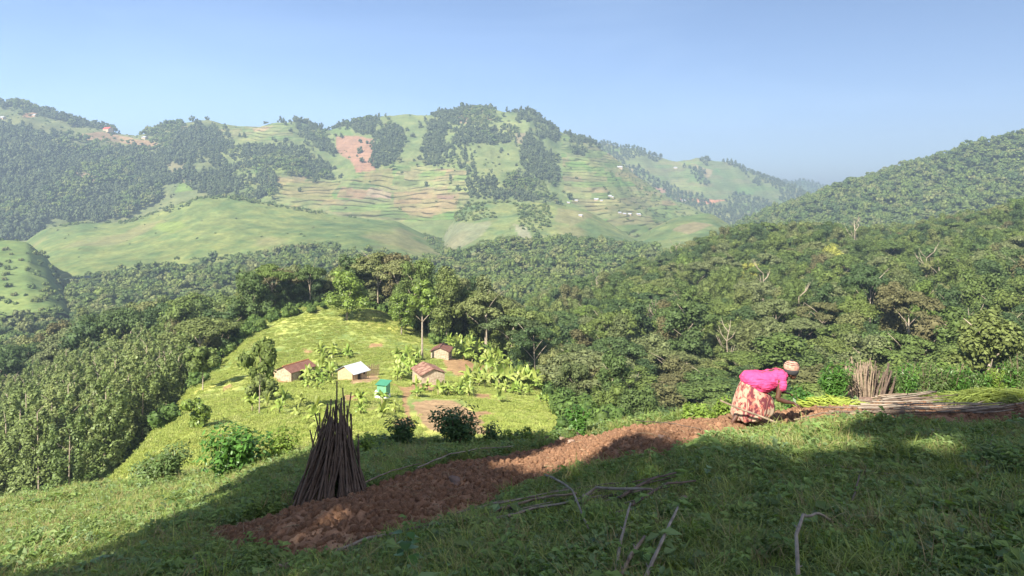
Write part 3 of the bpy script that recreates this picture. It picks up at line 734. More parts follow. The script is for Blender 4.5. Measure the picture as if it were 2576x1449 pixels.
# trees one can name
def special(X, y, kind, s, label, mat=None, name='forest_tree', trunk=None, rot=0, clr=7, Y=None):
    p = hit(X, y) if Y is None else P(X, y, Y)
    if Y is not None: p.z = gz(p.x, p.y)
    c, t = kind
    if mat: c = recol(c, mat, 'crown')
    if trunk: t = trunk
    SPECIAL.append((p.x, p.y, clr)); return tree(name, (c, t), (p.x, p.y, p.z-.2), rot, s, label)
special(872, 805, CROWNS[0], (.92, .92, .80), 'lone round leafy tree standing at the top of the grassy knoll', M_lush, 'broadleaf_tree', rot=1)
special(1010, 842, CROWNS[8], (.72, .72, .56), 'small round tree casting a shadow on the grass, right of the lone knoll tree', M_lush, 'broadleaf_tree', rot=2)
tt = trunk_mesh('trunk', 17, .3, M_bark, 3, 44, .01, 5, spread=2.6)
tc = crown_mesh('crown', clumps_dome(R0, 3.6, 12.5, 19, 16, (.26, .42)), M_leaf, 101, 70, .35)
special(1062, 905, (tc, tt), .86, 'tall tree with a long bare trunk rising beside the farthest brown-roofed hut', M_lush, 'tall_tree')
tt2 = trunk_mesh('trunk', 7.5, .13, M_bark, 3, 45, .03, 5, spread=2.4)
tc2 = crown_mesh('crown', clumps_dome(R0, 3.1, 5.4, 9.0, 16, (.2, .34)), M_leaf, 102, 60, .3)
special(652, 1042, (tc2, tt2), (.62, .62, .95), 'slender pale-stemmed tree with an open crown left of the nearest rusty-roofed hut', name='slender_tree', rot=.5)
special(668, 1012, (crown_mesh('crown', clumps_dome(R0, 2.7, 1.2, 5.2, 14, (.3, .45)), M_leaf, 103, 70, .26), trunk_mesh('trunk', 3, .15, M_barkd, 3, 46, .03, 4, spread=1)), (.75, .75, .8),
        'dense dark bushy tree in front of the rusty-roofed hut wall', name='bushy_tree')
special(510, 982, (crown_mesh('crown', clumps_dome(R0, 3.0, 3.2, 8.0, 15, (.25, .4)), M_leaf, 104, 70, .3), trunk_mesh('trunk', 5, .14, M_bark, 3, 47, .02, 4, spread=1.2)), .9,
        'small grey-green tree on the left edge of the grass slope, beside the plantation', name='small_tree')
special(495, 1078, (crown_mesh('crown', clumps_dome(R0, 1.3, .4, 3.4, 9, (.4, .5)), M_leaf, 105, 70, .22), trunk_mesh('trunk', 1.5, .06, M_barkd, 3, 48, .02, 3, spread=.6)), .95,
        'small upright bush alone on the lower grass slope', M_lush, name='bush', clr=3)
special(2090, 715, CROWNS[1], (1.15, 1.15, 1.25), 'rounded yellow-green tree standing out in the forest below the far ridge', M_yel)
special(1885, 735, CROWNS[2], (.9, .9, .9), 'smaller lime-yellow tree in the forest left of the big yellow-green one', M_yel)
special(1480, 850, CROWNS[4], (.8, .8, .9), 'flat-topped lime-green tree low in the forest right of the huts', M_lush)
special(1475, 1060, (CROWNS[5][0], trunk_mesh('trunk', 9, .24, M_bark, 3, 49, .01, 7, spread=6.5)), (1.1, 1.1, .66), 'spreading pale-crowned tree with white forking limbs right of the banana grove', M_pale, 'umbrella_tree', Y=128)
special(780, 850, (CROWNS[4][0], trunk_mesh('trunk', 12, .3, M_bark, 5, 12, spread=6)), (1.0, 1.0, 1.0), 'flat-crowned tree with a pale trunk in the wood behind the knoll', M_pale, 'umbrella_tree', Y=262)
special(1950, 880, CROWNS[6], (.9, .9, .85), 'pale flat-topped tree in the forest just behind the bending woman', M_pale, 'umbrella_tree')
special(545, 880, CROWNS[3], (.8, .8, .85), 'rusty-brown crowned tree among the green wood left of the knoll', M_rust, Y=300)
special(1105, 790, CROWNS[7], (1.35, 1.35, 1.1), 'huge dense dark tree at the right end of the wood behind the knoll', None, Y=250)
special(2250, 640, CROWNS[2], (1, 1, .9), 'orange-brown tree on the forest slope right of the yellow-green tree', M_rust)
special(2480, 1010, (crown_mesh('crown', clumps_dome(R0, 5.8, 3.0, 14, 34, (.2, .34)), M_leaf, 140, 360, .26, 1, .5), CROWNS[0][1]), (1.15, 1.15, 1.15), 'large leafy green tree at the right edge beyond the field', None, Y=105)
def bare(X, y, Y, H, label, seed):
    p = P(X, y, Y); p.z = gz(p.x, p.y); m = MB(); r = random.Random(seed)
    pts = [Vector((r.uniform(-.05, .05)*k, r.uniform(-.05, .05)*k, H*k/5)) for k in range(6)]
    m.tube(pts, [H*.022*(1-.15*k) for k in range(6)], 7)
    for k in range(9):
        b = pts[2+k % 4]; a = r.uniform(0, 6.28); L = H*r.uniform(.18, .36)
        q = b+Vector((math.cos(a)*L*.5, math.sin(a)*L*.5, L*.45)); e2 = b+Vector((math.cos(a)*L*.8, math.sin(a)*L*.8, L*1.1))
        m.tube([b, q, e2], [H*.010, H*.007, H*.002], 5)
        m.tube([q, q+Vector((math.cos(a+1)*L*.4, math.sin(a+1)*L*.4, L*.4))], [H*.006, H*.001], 4)
    o = link('bare_tree', m.mesh('bare_tree', M_bark, True)); o.location = p; tag(o, label, 'tree')
    SPECIAL.append((p.x, p.y, 3))
bare(1580, 1060, 118, 9, 'bare white dead tree at the foot of the forest right of the huts', 3)
bare(512, 900, 190, 13, 'leafless pale tree rising between the plantation and the knoll wood', 4)
bare(405, 1000, 170, 13, 'bare whitish trunk standing in the middle of the left plantation', 6)
bare(1040, 760, 240, 16, 'leafless branching tree on the crest of the wood behind the knoll', 7)
bare(1920, 700, 330, 17, 'thin dead trunk among the crowns above the bending woman', 8)
for q_, (X_, y_, Y_, H_) in enumerate([(1500, 760, 420, 18), (1650, 880, 260, 15), (1830, 960, 190, 12), (2330, 760, 300, 17), (2150, 640, 460, 22), (2440, 900, 170, 13), (1700, 700, 520, 20), (2010, 870, 230, 14)]):
    bare(X_, y_, Y_, H_, ['dead pale tree on the left shoulder of the forest slope', 'dead trunk low in the forest right of the huts', 'short bare tree in the forest left of the woman', 'bare trunk in the right part of the forest slope', 'dead tree near the crest above the woman', 'leafless tree at the far right of the forest', 'dead tree on the crest left of the yellow trees', 'thin bare tree just above the woman'][q_], 60+q_)
# woods: forest slope, knoll wood, left valley side
F1 = clear(spread('forestridge', 16000, (1290, 2900), (88, 640), None, 21, sp=7.7, vis=17))
def dk(x, Y, X, y):
    e = np.interp(X, [500, 620, 700, 830, 950, 1010, 1060, 1130, 1250, 1380, 1450, 1600], [170, 200, 212, 222, 220, 205, 192, 186, 178, 150, 118, 100])
    return (Y > e)*1.0
F2 = clear(spread('spur', 9000, (480, 1720), (95, 370), None, 22, sp=5.2, vis=14, dens=dk))
F3 = clear(spread('valleyside', 14000, (-380, 1150), (95, 600), None, 23, sp=9.5, vis=15, dens=lambda x, Y, X, y: 1.0*((Y > 255) | (X > 455))))
parts3 = [(F1, 'slope right of the grassy knoll', .6, 1.12), (F2, 'hilltop wood around the grassy knoll', .68, 1.05), (F3, 'dark valley side left of the grassy knoll', .85, 1.45)]
ALL = []
for gi, (A, where, lo, hi) in enumerate(parts3):
    for i in range(len(A[0])):
        if A[3][i] > 2760 or A[3][i] < -190: pri = 1e6
        else: pri = A[1][i]
        ALL.append((pri, gi, A[0][i], A[1][i], A[2][i], lo, hi))
ALL.sort(key=lambda a: a[0])
r = random.Random(5); kinds = ['round-crowned', 'flat-topped', 'tall narrow-crowned']; nind = 290
rest = []
VAR = {}
for ki, (c_, t_) in enumerate(CROWNS):
    for vn, vm in (('d', M_leafd), ('y', M_leafy), ('b', M_leafb), ('p', M_pale)): VAR[ki, vn] = recol(c_, vm, 'crown')
vlab = {'d': 'deep green', 'y': 'fresh light green', 'b': 'brownish', 'p': 'pale olive', '': 'green'}
for q, (pri, gi, x, Y, z, lo, hi) in enumerate(ALL):
    k = r.choice([0, 1, 2, 3, 0, 1, 4, 5, 6, 7, 8, 9, 7]); s = r.uniform(lo, hi)
    hz_ = 1.0
    if gi == 1 and x/Y*F+CX > 1320: s *= float(np.interp(Y, [100, 150, 230], [.55, .68, 1]))
    if gi == 0:
        Xp = x/Y*F+CX; hz_ = float(np.interp(Y, [95, 130, 180, 240], [.42, .5, .7, 1]))*float(np.interp(Xp, [1900, 2150, 2576], [1, 1.25, 1.5])); s *= float(np.interp(Y, [100, 150, 220], [1.0, 1.1, 1]))
        if Y < 200: hz_ = hz_/1.0
    if q < nind:
        kk = 0 if k < 4 else (1 if k < 7 else 2)
        vn = r.choice(['', '', '', '', '', '', '', 'd', 'd', 'y', 'b', 'p']); pr_ = (VAR[k, vn], CROWNS[k][1]) if vn else CROWNS[k]
        tree('forest_tree', pr_, (x, Y, z-.5), r.uniform(0, 6.28), (s*r.uniform(.85, 1.15), s*r.uniform(.85, 1.15), s*r.uniform(.8, 1.2)*min(1.2, hz_)),
             '%s %s forest tree in the %s' % (kinds[kk], vlab[vn], parts3[gi][1]), 'tree', '%s %s trees in the %s' % (kinds[kk], vlab[vn], parts3[gi][1]))
    else: rest.append((x, Y, z-.5, k, s))
rest = np.array(rest); n = len(rest)
sw = np.random.default_rng(6).random(n) < .3; rest[sw, 3] = 10+np.random.default_rng(7).integers(0, 8, sw.sum())
gn_scatter('forest', rest[:, :3], rz(n, 31, .05), rest[:, 4:5]*(1+.1*(np.random.default_rng(4).random((n, 3))*2-1)), rest[:, 3].astype(int), [c[0] for c in CROWNS]+[VAR[i_, v_] for i_, v_ in ((0, 'd'), (4, 'y'), (8, 'd'), (2, 'b'), (5, 'p'), (1, 'y'), (9, 'p'), (3, 'd'))], 'forest_crown', 'mass of rainforest crowns farther up the wooded slopes')
bt = rest[(rest[:, 1] < 420) & (rest[:, 3] < 10)]
gn_scatter('forest_trunks', bt[:, :3], rz(len(bt), 31, .0), bt[:, 4:5]*np.ones((1, 3)), bt[:, 3].astype(int), [c[1] for c in CROWNS], 'forest_trunk', 'pale trunks showing between the farther rainforest crowns')
print('forest trees', len(ALL), [len(p[0][0]) for p in parts3])
# plantation
E = clear(spread('valleyside', 9000, (-220, 520), (100, 256), [[(-300, 1275), (200, 1275), (300, 1190), (400, 1110), (470, 1040), (520, 960), (520, 900), (-300, 900)]], 24, sp=4.9, vis=17))
o = np.argsort(E[1]); print('eucs', len(o))
for i in o[:298]:
    k = r.randrange(4); s = r.uniform(.68, .98)
    tree('eucalyptus_tree', EUCS[k], (E[0][i], E[1][i], E[2][i]-.4), r.uniform(0, 6.28), (s*r.uniform(.85, 1.1), s*r.uniform(.85, 1.1), s),
         'slender eucalyptus tree with pale trunk in the dense plantation on the left', 'tree', 'eucalyptus trees of the plantation on the left')
if len(o) > 298:
    j = o[298:]; n = len(j)
    gn_scatter('plantation', np.stack([E[0][j], E[1][j], E[2][j]-.4], 1), rz(n, 41, .03), rs(n, .68, .98, 42), R0.integers(0, 4, n), [c[0] for c in EUCS], 'plantation_crown', 'farther eucalyptus crowns of the plantation on the left')
# undergrowth on the left slope and at wood edges
U = clear(spread('valleyside', 14000, (-200, 520), (55, 150), None, 25, sp=1.7, vis=3))
U2 = clear(spread('spur', 5000, (380, 1650), (60, 260), [[(395, 1075), (430, 1000), (500, 940), (620, 828), (640, 835), (520, 955), (450, 1010), (410, 1090)], [(620, 830), (700, 795), (820, 775), (820, 785), (700, 803), (640, 840)], [(1380, 990), (1700, 990), (1700, 1130), (1450, 1130), (1400, 1040)]], 26, sp=2.0, vis=3))
U3 = clear(spread('spur', 12000, (500, 1720), (120, 260), None, 28, sp=2.4, vis=3, dens=lambda x, Y, X, y: dk(x, Y+4, X, y)*(1-dk(x, Y-16, X, y))))
U = stack(U, U2, U3); n = len(U[0])
M_bushleaf = foliage('undergrowth_leaves', [(.05, .09, .02), (.075, .125, .028), (.10, .15, .035)], .6, .2, .1)
UB = [crown_mesh('undergrowth_bush', clumps_dome(R0, 1.5, .2, 2.0, 8, (.4, .6)), M_bushleaf, 110+i, 60, .2, 1, .85) for i in range(3)]
gn_scatter('undergrowth', np.stack(U[:3], 1), rz(n, 43), rs(n, .5, 1.3, 44), R0.integers(0, 3, n), UB, 'undergrowth_bush', 'tangled green undergrowth along the edges of the woods')
# grass clumps over the village hill
def blade_clump(name, seed, n, h, rad, w, mat, bend=.5, seg=3):
    r = np.random.default_rng(seed); m = MB()
    for i in range(n):
        a = r.random()*6.283; d = rad*math.sqrt(r.random()); b0 = Vector((math.cos(a)*d, math.sin(a)*d, 0))
        a2 = r.random()*6.283; H = h*(.5+.7*r.random()); bd = bend*H*(.3+r.random()); dr = Vector((math.cos(a2), math.sin(a2), 0)); sd = Vector((-dr.y, dr.x, 0))
        V = []
        for k in range(seg+1):
            t = k/seg; c = b0+dr*bd*t*t+Vector((0, 0, H*(t-.3*t*t*min(1, bend)))); ww = w*(1-t)**.7*.5+.0005
            V += [c-sd*ww, c+sd*ww]
        m.add(V, [(2*k, 2*k+1, 2*k+3, 2*k+2) for k in range(seg)])
    return m.mesh(name, mat)
M_grass = foliage('meadow_grass', [(.26, .315, .075), (.31, .35, .09), (.22, .285, .06), (.34, .355, .13)], .6, .15, .2, island=.3)
GT = [blade_clump('grass_clump', 200+i, 110, .20, .6, .05, M_grass, .9, 2) for i in range(4)]
G = spread('spur', 90000, (290, 1700), (50, 225), None, 27, vis=1.5, notpoly=[[(1025, 1003), (1165, 1005), (1215, 1050), (1235, 1100), (1060, 1095)], [(1005, 985), (1045, 975), (1040, 1060), (1010, 1055)]]+DIRT, dens=lambda x, Y, X, y: 1-dk(x, Y, X, y)*.9)
sel = np.random.default_rng(3).random(len(G[0])) < np.clip(1.3-.004*G[1], .3, 1)*(.35+.65*(fbm(G[0]/6, G[1]/6, 61, 3) > -.15))
G = tuple(g[sel] for g in G); n = len(G[0]); print('hill grass', n)
gn_scatter('hill_grass', np.stack(G[:3], 1), rz(n, 45, .15), rs(n, .5, 1.3, 46, .3), R0.integers(0, 4, n), GT, 'hill_grass_clump', 'bright green grass covering the village hill')

# ------------------------------------------------------------------ banana plants
def banana(seed):
    r = random.Random(seed); m = MB(); H = r.uniform(.8, 1.5)
    m.tube([(0, 0, -.3), (.02, .01, H*.5), (.05, .02, H)], [.16, .13, .07], 7); st = m.mesh('stem', M_banst, True)
    m = MB(); nl = r.randint(8, 11)
    for i in range(nl):
        a = i*2.4+r.uniform(-.3, .3); L = r.uniform(1.5, 2.2); up = r.uniform(.35, 1.25) if i < nl-2 else 1.5
        d = Vector((math.cos(a), math.sin(a), 0)); s = Vector((-d.y, d.x, 0)); V = []; seg = 7
        for k in range(seg+1):
            t = k/seg; el = up-2.1*t*t*(1 if i < nl-2 else .3)
            if k == 0: c = Vector((.05, .02, H*.95))
            else: c = c+(d*math.cos(el)+Vector((0, 0, math.sin(el))))*L/seg
            w = .36*math.sin(math.pi*min(1, .06+t*.97))**.6*(1+r.uniform(-.25, .15)); dn = Vector((0, 0, -w*.45))
            V += [c+s*w+dn, c, c-s*w+dn]
        m.add(V, [f for k in range(seg) for f in ((3*k, 3*k+1, 3*k+4, 3*k+3), (3*k+1, 3*k+2, 3*k+5, 3*k+4))])
    return st, m.mesh('leaves', M_ban)
BAN = [banana(i) for i in range(6)]
def ban(x, Y, s, label, group):
    if math.hypot(x/Y*F+CX-962, 0) < 26 and 100 < Y < 128: return
    st, lv = r.choice(BAN); return tag(copy_tree('banana_plant', (('stem', st), ('leaves', lv)), (x, Y, gz(x, Y)-.05), r.uniform(0, 6.28), (s, s, s)), label, 'banana plant', group)
BP = [([(1112, 868), (1180, 862), (1250, 885), (1330, 935), (1372, 978), (1362, 1000), (1250, 992), (1165, 978), (1185, 955), (1225, 955), (1225, 925), (1150, 902), (1142, 885)], 200, 1.2, 'banana plant in the dense grove right of the brown-roofed huts', 'banana plants of the grove right of the huts'),
      ([(985, 905), (1045, 892), (1055, 905), (1035, 950), (1000, 960)], 24, 1.6, 'banana plant between the white-roofed hut and the brown-roofed huts', 'banana plants between the huts'),
      ([(805, 893), (878, 893), (878, 902), (810, 902)], 9, 1.8, 'banana plant in the small clump uphill of the white-roofed hut', 'banana plants uphill of the white-roofed hut'),
      ([(760, 975), (800, 925), (838, 925), (840, 965), (800, 985)], 22, 1.6, 'banana plant between the rusty-roofed and the white-roofed hut', 'banana plants between the rusty and white roofs'),
      ([(1035, 985), (1180, 985), (1180, 998), (1040, 1000)], 16, 1.5, 'banana plant in the row below the light-walled brown-roofed hut', 'banana plants in the row below the huts'),
      ([(600, 1000), (700, 1010), (800, 1020), (820, 1090), (700, 1060), (640, 1040)], 12, 3.2, 'banana plant scattered on the slope below the rusty-roofed hut', 'banana plants scattered below the rusty-roofed hut'),
      ([(890, 1000), (990, 1015), (1000, 1050), (900, 1060)], 8, 2.6, 'banana plant beside the little green latrine', 'banana plants around the green latrine'),
      ([(1185, 1000), (1400, 1010), (1340, 1020), (1200, 1010)], 5, 3, 'low banana plant at the lower edge of the grove', 'banana plants at the lower edge of the grove')]
for poly, nmax, spc, lb, gp in BP:
    A = spread('spur', 30000, (min(p[0] for p in poly), max(p[0] for p in poly)), (70, 215), [poly], 50+nmax, sp=spc)
    idx = list(range(len(A[0]))); r.shuffle(idx)
    for i in idx[:nmax]: ban(A[0][i], A[1][i], r.uniform(.8, 1.2)*(1 if A[1][i] > 125 else .68)*(1.2 if nmax > 100 else 1), lb, gp)
# ------------------------------------------------------------------ huts
def corrug(name, c1, c2, rough=.45, metal=.0):
    m, nt, b = mat_base(name); nz = noise(nt, 1.3, 5); c = ramp(nt, nz, [(.35, c1), (.6, c2)])
    nt.links.new(c, b.inputs['Base Color']); b.inputs['Roughness'].default_value = rough; b.inputs['Metallic'].default_value = metal
    return m
M_rust_r = corrug('rusty_iron', (.15, .078, .06), (.11, .052, .04)); M_rust_s = corrug('streaked_rusty_iron', (.30, .19, .14), (.13, .06, .045))
M_zinc = corrug('zinc_iron', (.46, .47, .50), (.30, .32, .36), .5, .1); M_ridge = simple('orange_ridge', (.42, .19, .08), (.3, .13, .06))
M_mudw = simple('whitewashed_mud', (.50, .43, .32), (.24, .165, .10), 2.2, .95); M_mud = simple('mud_wall', (.50, .38, .24), (.36, .25, .15), 2.5, .95)
M_dark = simple('dark_wood', (.035, .025, .02), (.06, .045, .035), 5); M_post = simple('post_wood', (.25, .18, .11), (.14, .1, .06), 5)
M_green = simple('green_iron', (.13, .33, .19), (.16, .37, .22), 2, .5, 0); M_teal = simple('teal_iron', (.05, .20, .12), (.06, .23, .14), 2, .5, 0)
M_white = simple('white_sheet', (.7, .7, .68), (.55, .56, .52), 2, .7, 0)
def hut(X, y, az, W, L, hw, ha, roofm, wallm, label, ov=.35, ridge=None, door=True, porch=0, side='R', name='hut'):
    p = hit(X, y); e = empty(name, p, -math.radians(az), .87); tag(e, label, 'hut')
    m = MB(); w = W/2
    V = [(-w, 0, -.8), (w, 0, -.8), (w, 0, hw), (0, 0, ha), (-w, 0, hw), (-w, L, -.8), (w, L, -.8), (w, L, hw), (0, L, ha), (-w, L, hw)]
    m.add(V, [(0, 1, 2, 3, 4), (6, 5, 9, 8, 7), (1, 6, 7, 2), (5, 0, 4, 9)])
    link('wall', m.mesh('wall', wallm), e)
    m = MB(); sl = (ha-hw)/w; NC = int(L/.09)
    for sgn in (-1, 1):
        we = w+ov+(porch if sgn == 1 and side == 'R' else 0); V = []
        for k in range(NC*2+1):
            yy = -ov+(L+2*ov)*k/(NC*2); dz = .03*(k % 2)
            V += [(0, yy, ha+.06+dz), (sgn*we, yy, ha+.06-sl*we+dz), (0, yy, ha+.02+dz), (sgn*we, yy, ha+.02-sl*we+dz)]
        Fc = []
        for k in range(NC*2):
            a = 4*k; Fc += [(a, a+1, a+5, a+4), (a+2, a+6, a+7, a+3), (a+1, a+3, a+7, a+5)]
        Fc += [(0, 2, 3, 1), (4*NC*2, 4*NC*2+1, 4*NC*2+3, 4*NC*2+2)]
        m.add(V, Fc)
    rf = link('roof', m.mesh('roof', roofm), e)
    if ridge:
        m = MB(); m.tube([(0, -ov, ha+.1), (0, L+ov, ha+.1)], .13, 6); link('ridge_cap', m.mesh('ridge_cap', ridge), rf)
    if door:
        m = MB().box((w+.02, L*.45, .85), (.06, .8, 1.7)); link('door', m.mesh('door', M_dark), e)
        m = MB().box((w+.02, L*.8, 1.15), (.06, .5, .5)); link('window', m.mesh('window', M_dark), e)
    if porch:
        for k in range(3):
            yy = .1+(L-.2)*k/2; m = MB().tube([(w+porch, yy, -.6), (w+porch+.03, yy, hw-sl*porch)], .055, 6); link('post', m.mesh('post', M_post), e)
    return e
h1 = hut(714, 959, 29, 4.0, 6.4, 2.0, 2.9, M_rust_r, M_mudw, 'long hut with a smooth rusty roof and whitewashed gable, leftmost of the village', ridge=M_ridge)
m = MB().box((-2.6, 1.2, .5), (1.2, 1.8, 2.2)); link('lean_to', m.mesh('lean_to', M_mud), h1)
h2 = hut(868, 958, 33, 4.0, 4.0, 1.9, 2.9, M_zinc, M_mud, 'mud hut with a white metal roof and an open porch, second from left', porch=.4)
h3 = hut(1090, 968, -25, 4.5, 5.8, 2.1, 3.0, M_rust_s, M_mudw, 'cream hut with a streaked brown roof standing behind the banana row')
h4 = hut(1106, 904, 5, 4.5, 5.2, 2.0, 3.0, M_rust_r, M_mudw, 'farthest hut, brown roofed with a white gable, at the top of the grove', ridge=M_rust_s)
# latrine
p = hit(965, 1002); e = empty('latrine', p, math.radians(-18), .9); tag(e, 'tiny green metal latrine with a teal roof and white lower panels', 'latrine')
link('wall', MB().box((0, 0, 1.15), (1.5, 1.3, 2.1)).mesh('wall', M_green), e); link('plinth', MB().box((0, 0, .05), (1.56, 1.36, 1.3)).mesh('plinth', M_white), e)
m = MB(); rt = Matrix.Rotation(math.radians(14), 3, 'X'); m.box((0, 0, 2.35), (1.95, 1.75, .06), rt); link('roof', m.mesh('roof', M_teal), e)
link('door', MB().box((-.95, -.3, .4), (.5, .9, 1.5), Matrix.Rotation(.3, 3, 'Z')).mesh('door', M_white), e)
# stick fence beside the white-roofed hut
p = hit(934, 945); e = empty('stick_fence', p, math.radians(20)); tag(e, 'fence of upright sticks beside the white-roofed hut', 'fence')
m = MB()
for k in range(34): m.tube([(k*.085-1.4, r.uniform(-.05, .05), -.5), (k*.085-1.4+r.uniform(-.06, .06), r.uniform(-.05, .05), r.uniform(1.7, 2.3))], .035, 5)
link('pickets', m.mesh('pickets', M_post), e); link('rail', MB().tube([(-1.5, -.08, 1.1), (1.5, -.08, 1.2)], .04, 6).mesh('rail', M_post), e)
# far houses
M_redroof = simple('red_roof', (.55, .09, .07), (.5, .08, .06), 1, .6, 0)
def far_house(X, y, W, label, rm=None, wm=None, g=None):
    p = hit(X, y); m = MB(); w = W/2; L = W*.8; h = W*.35
    e = empty('house', p, r.uniform(-.5, .5)); tag(e, label, 'house', g)
    m.add([(-w, 0, -2), (w, 0, -2), (w, 0, h), (-w, 0, h), (-w, L, -2), (w, L, -2), (w, L, h), (-w, L, h), (-w, L/2, h*1.7), (w, L/2, h*1.7)], [(0, 1, 2, 3), (5, 4, 7, 6), (1, 5, 6, 9, 2), (4, 0, 3, 8, 7)])
    link('wall', m.mesh('wall', wm or M_mudw), e); w += .5; t = .15
    m = MB().add([(-w, -.6, h), (w, -.6, h), (w, L/2, h*1.8), (-w, L/2, h*1.8), (w, L+.6, h), (-w, L+.6, h), (-w, -.6, h-t), (w, -.6, h-t), (w, L/2, h*1.8-t), (-w, L/2, h*1.8-t), (w, L+.6, h-t), (-w, L+.6, h-t)],
                 [(0, 1, 2, 3), (3, 2, 4, 5), (6, 9, 8, 7), (9, 11, 10, 8), (0, 6, 7, 1), (4, 10, 11, 5), (1, 7, 8, 2), (2, 8, 10, 4), (0, 3, 9, 6), (3, 5, 11, 9)])
    link('roof', m.mesh('roof', rm or M_zinc), e)
far_house(265, 331, 22, 'bright red-roofed house on the bare shoulder of the left mountain', M_redroof)
for q, (X, y, W) in enumerate([(108, 287, 15), (84, 293, 12), (8, 268, 20), (2, 300, 14), (190, 318, 12), (360, 350, 14)]):
    far_house(X, y, W, ['small white house high on the left mountain below the wooded top', 'tiny pale house just left of the small white one on the left mountain', 'white house at the left edge of the mountain crest',
                        'white shed at the left edge below the crest house', 'pale house on the bushy slope left of the red-roofed house', 'small white tank-like house right of the red-roofed house'][q], g=None)
for X, y, W in [(1450, 507, 9), (1535, 496, 10), (1540, 498, 8), (1500, 505, 12), (1513, 507, 8), (1572, 541, 10), (1560, 538, 9), (1584, 541, 9), (1608, 543, 12), (1430, 512, 8), (1460, 545, 8)]:
    far_house(X, y, W*.75, 'tiny white hut among the hedged fields on the mountain right side', g='tiny white huts among the hedged fields')
for X, y in [(930, 300), (1700, 425), (1560, 425), (1720, 508)]:
    far_house(X, y, 14, {930: 'small pale building on the saddle left of the main peak', 1700: 'pale house on the hazy second mountain, upper right', 1560: 'pale house on the hazy second mountain, upper left', 1720: 'pale house beside the red road of the hazy mountain'}[X])
# ------------------------------------------------------------------ tilled strip
LOW = [(515, 1362), (600, 1392), (740, 1410), (900, 1386), (1000, 1345), (1120, 1308), (1250, 1272), (1300, 1222), (1400, 1202), (1480, 1192), (1600, 1170), (1700, 1150), (1800, 1112), (1880, 1088), (1960, 1074), (2080, 1066), (2200, 1064), (2400, 1062), (2700, 1072)]
UPP = [(520, 1350), (600, 1325), (740, 1281), (920, 1237), (1050, 1185), (1160, 1160), (1270, 1142), (1400, 1118), (1480, 1096), (1600, 1070), (1700, 1060), (1800, 1056), (1870, 1051), (1950, 1045), (2040, 1038), (2120, 1024), (2200, 1014), (2400, 1008), (2700, 1020)]
def resamp(pl, n):
    a = np.array(pl, float); t = np.linspace(0, len(a)-1, n); return np.stack([np.interp(t, range(len(a)), a[:, 0]), np.interp(t, range(len(a)), a[:, 1])], 1)
NL, NW = 900, 130
lo = np.array([hitn(*p)[:2] for p in resamp(LOW, 150)]); up = np.array([hitn(*p)[:2] for p in resamp(UPP, 150)])
sm = lambda a: np.stack([np.convolve(np.pad(a[:, k], 4, mode='edge'), np.ones(9)/9, 'valid') for k in (0, 1)], 1)
lo, up = sm(lo), sm(up); tt_ = np.linspace(0, 149, NL)
lo = np.stack([np.interp(tt_, range(150), lo[:, k]) for k in (0, 1)], 1); up = np.stack([np.interp(tt_, range(150), up[:, k]) for k in (0, 1)], 1)
v = np.linspace(0, 1, NW)
ctr = (lo+up)/2; half = (up-lo)/2
wid = np.linalg.norm(up-lo, axis=1)
edge = 1+.16*fbm(np.arange(NL)/26., np.zeros(NL), 3, 4)
gxy = ctr[:, None, :]+half[:, None, :]*(2*v-1)[None, :, None]*edge[:, None, None]
gx_, gy_ = gxy[..., 0], gxy[..., 1]
prof = np.clip(1-np.abs(2*v-1)**3, 0, 1)[None, :]
def bill(x, y, s): return 1-np.abs(fbm(x, y, s, 3))
lump = np.abs(fbm(gx_/.35, gy_/.35, 5, 3))*.12+np.abs(fbm(gx_/.12, gy_/.12, 15, 4))*.06+.10*fbm(gx_/1.1, gy_/1.1, 25, 2)+.03*fbm(gx_/.05, gy_/.05, 35, 2)
gz_ = SHEETS['near'].z(gx_, gy_)-.03+prof*(.10+lump)
idx = np.arange(NL*NW).reshape(NL, NW)
Fc = np.stack([idx[:-1, :-1].ravel(), idx[1:, :-1].ravel(), idx[1:, 1:].ravel(), idx[:-1, 1:].ravel()], 1)
M_soil, nt, b = mat_base('red_soil')
n1 = noise(nt, 5, 7, rough=.7); n2 = noise(nt, .5, 3)
c = ramp(nt, n1, [(.3, (.17, .096, .058)), (.5, (.28, .162, .098)), (.72, (.42, .27, .17))]); c = mixc(nt, 1, c, ramp(nt, n2, [(.35, (.85, .8, .8)), (.65, (1.2, 1.15, 1.1))]), 'MULTIPLY')
nt.links.new(c, b.inputs['Base Color']); b.inputs['Roughness'].default_value = .95; b.inputs['Specular IOR Level'].default_value = .1; bump(nt, b, noise(nt, 22, 6, rough=.7), .9, .03)
tag(link('tilled_soil', new_mesh('tilled_soil', np.stack([gx_.ravel(), gy_.ravel(), gz_.ravel()], 1), Fc, M_soil, True)), kind='structure', label='long strip of freshly tilled red soil across the hillside')
SOILPOLY = [tuple(p) for p in np.concatenate([lo[::12], up[::-12]])]
def insoil(x, Y): return inpoly(x, Y, SOILPOLY)
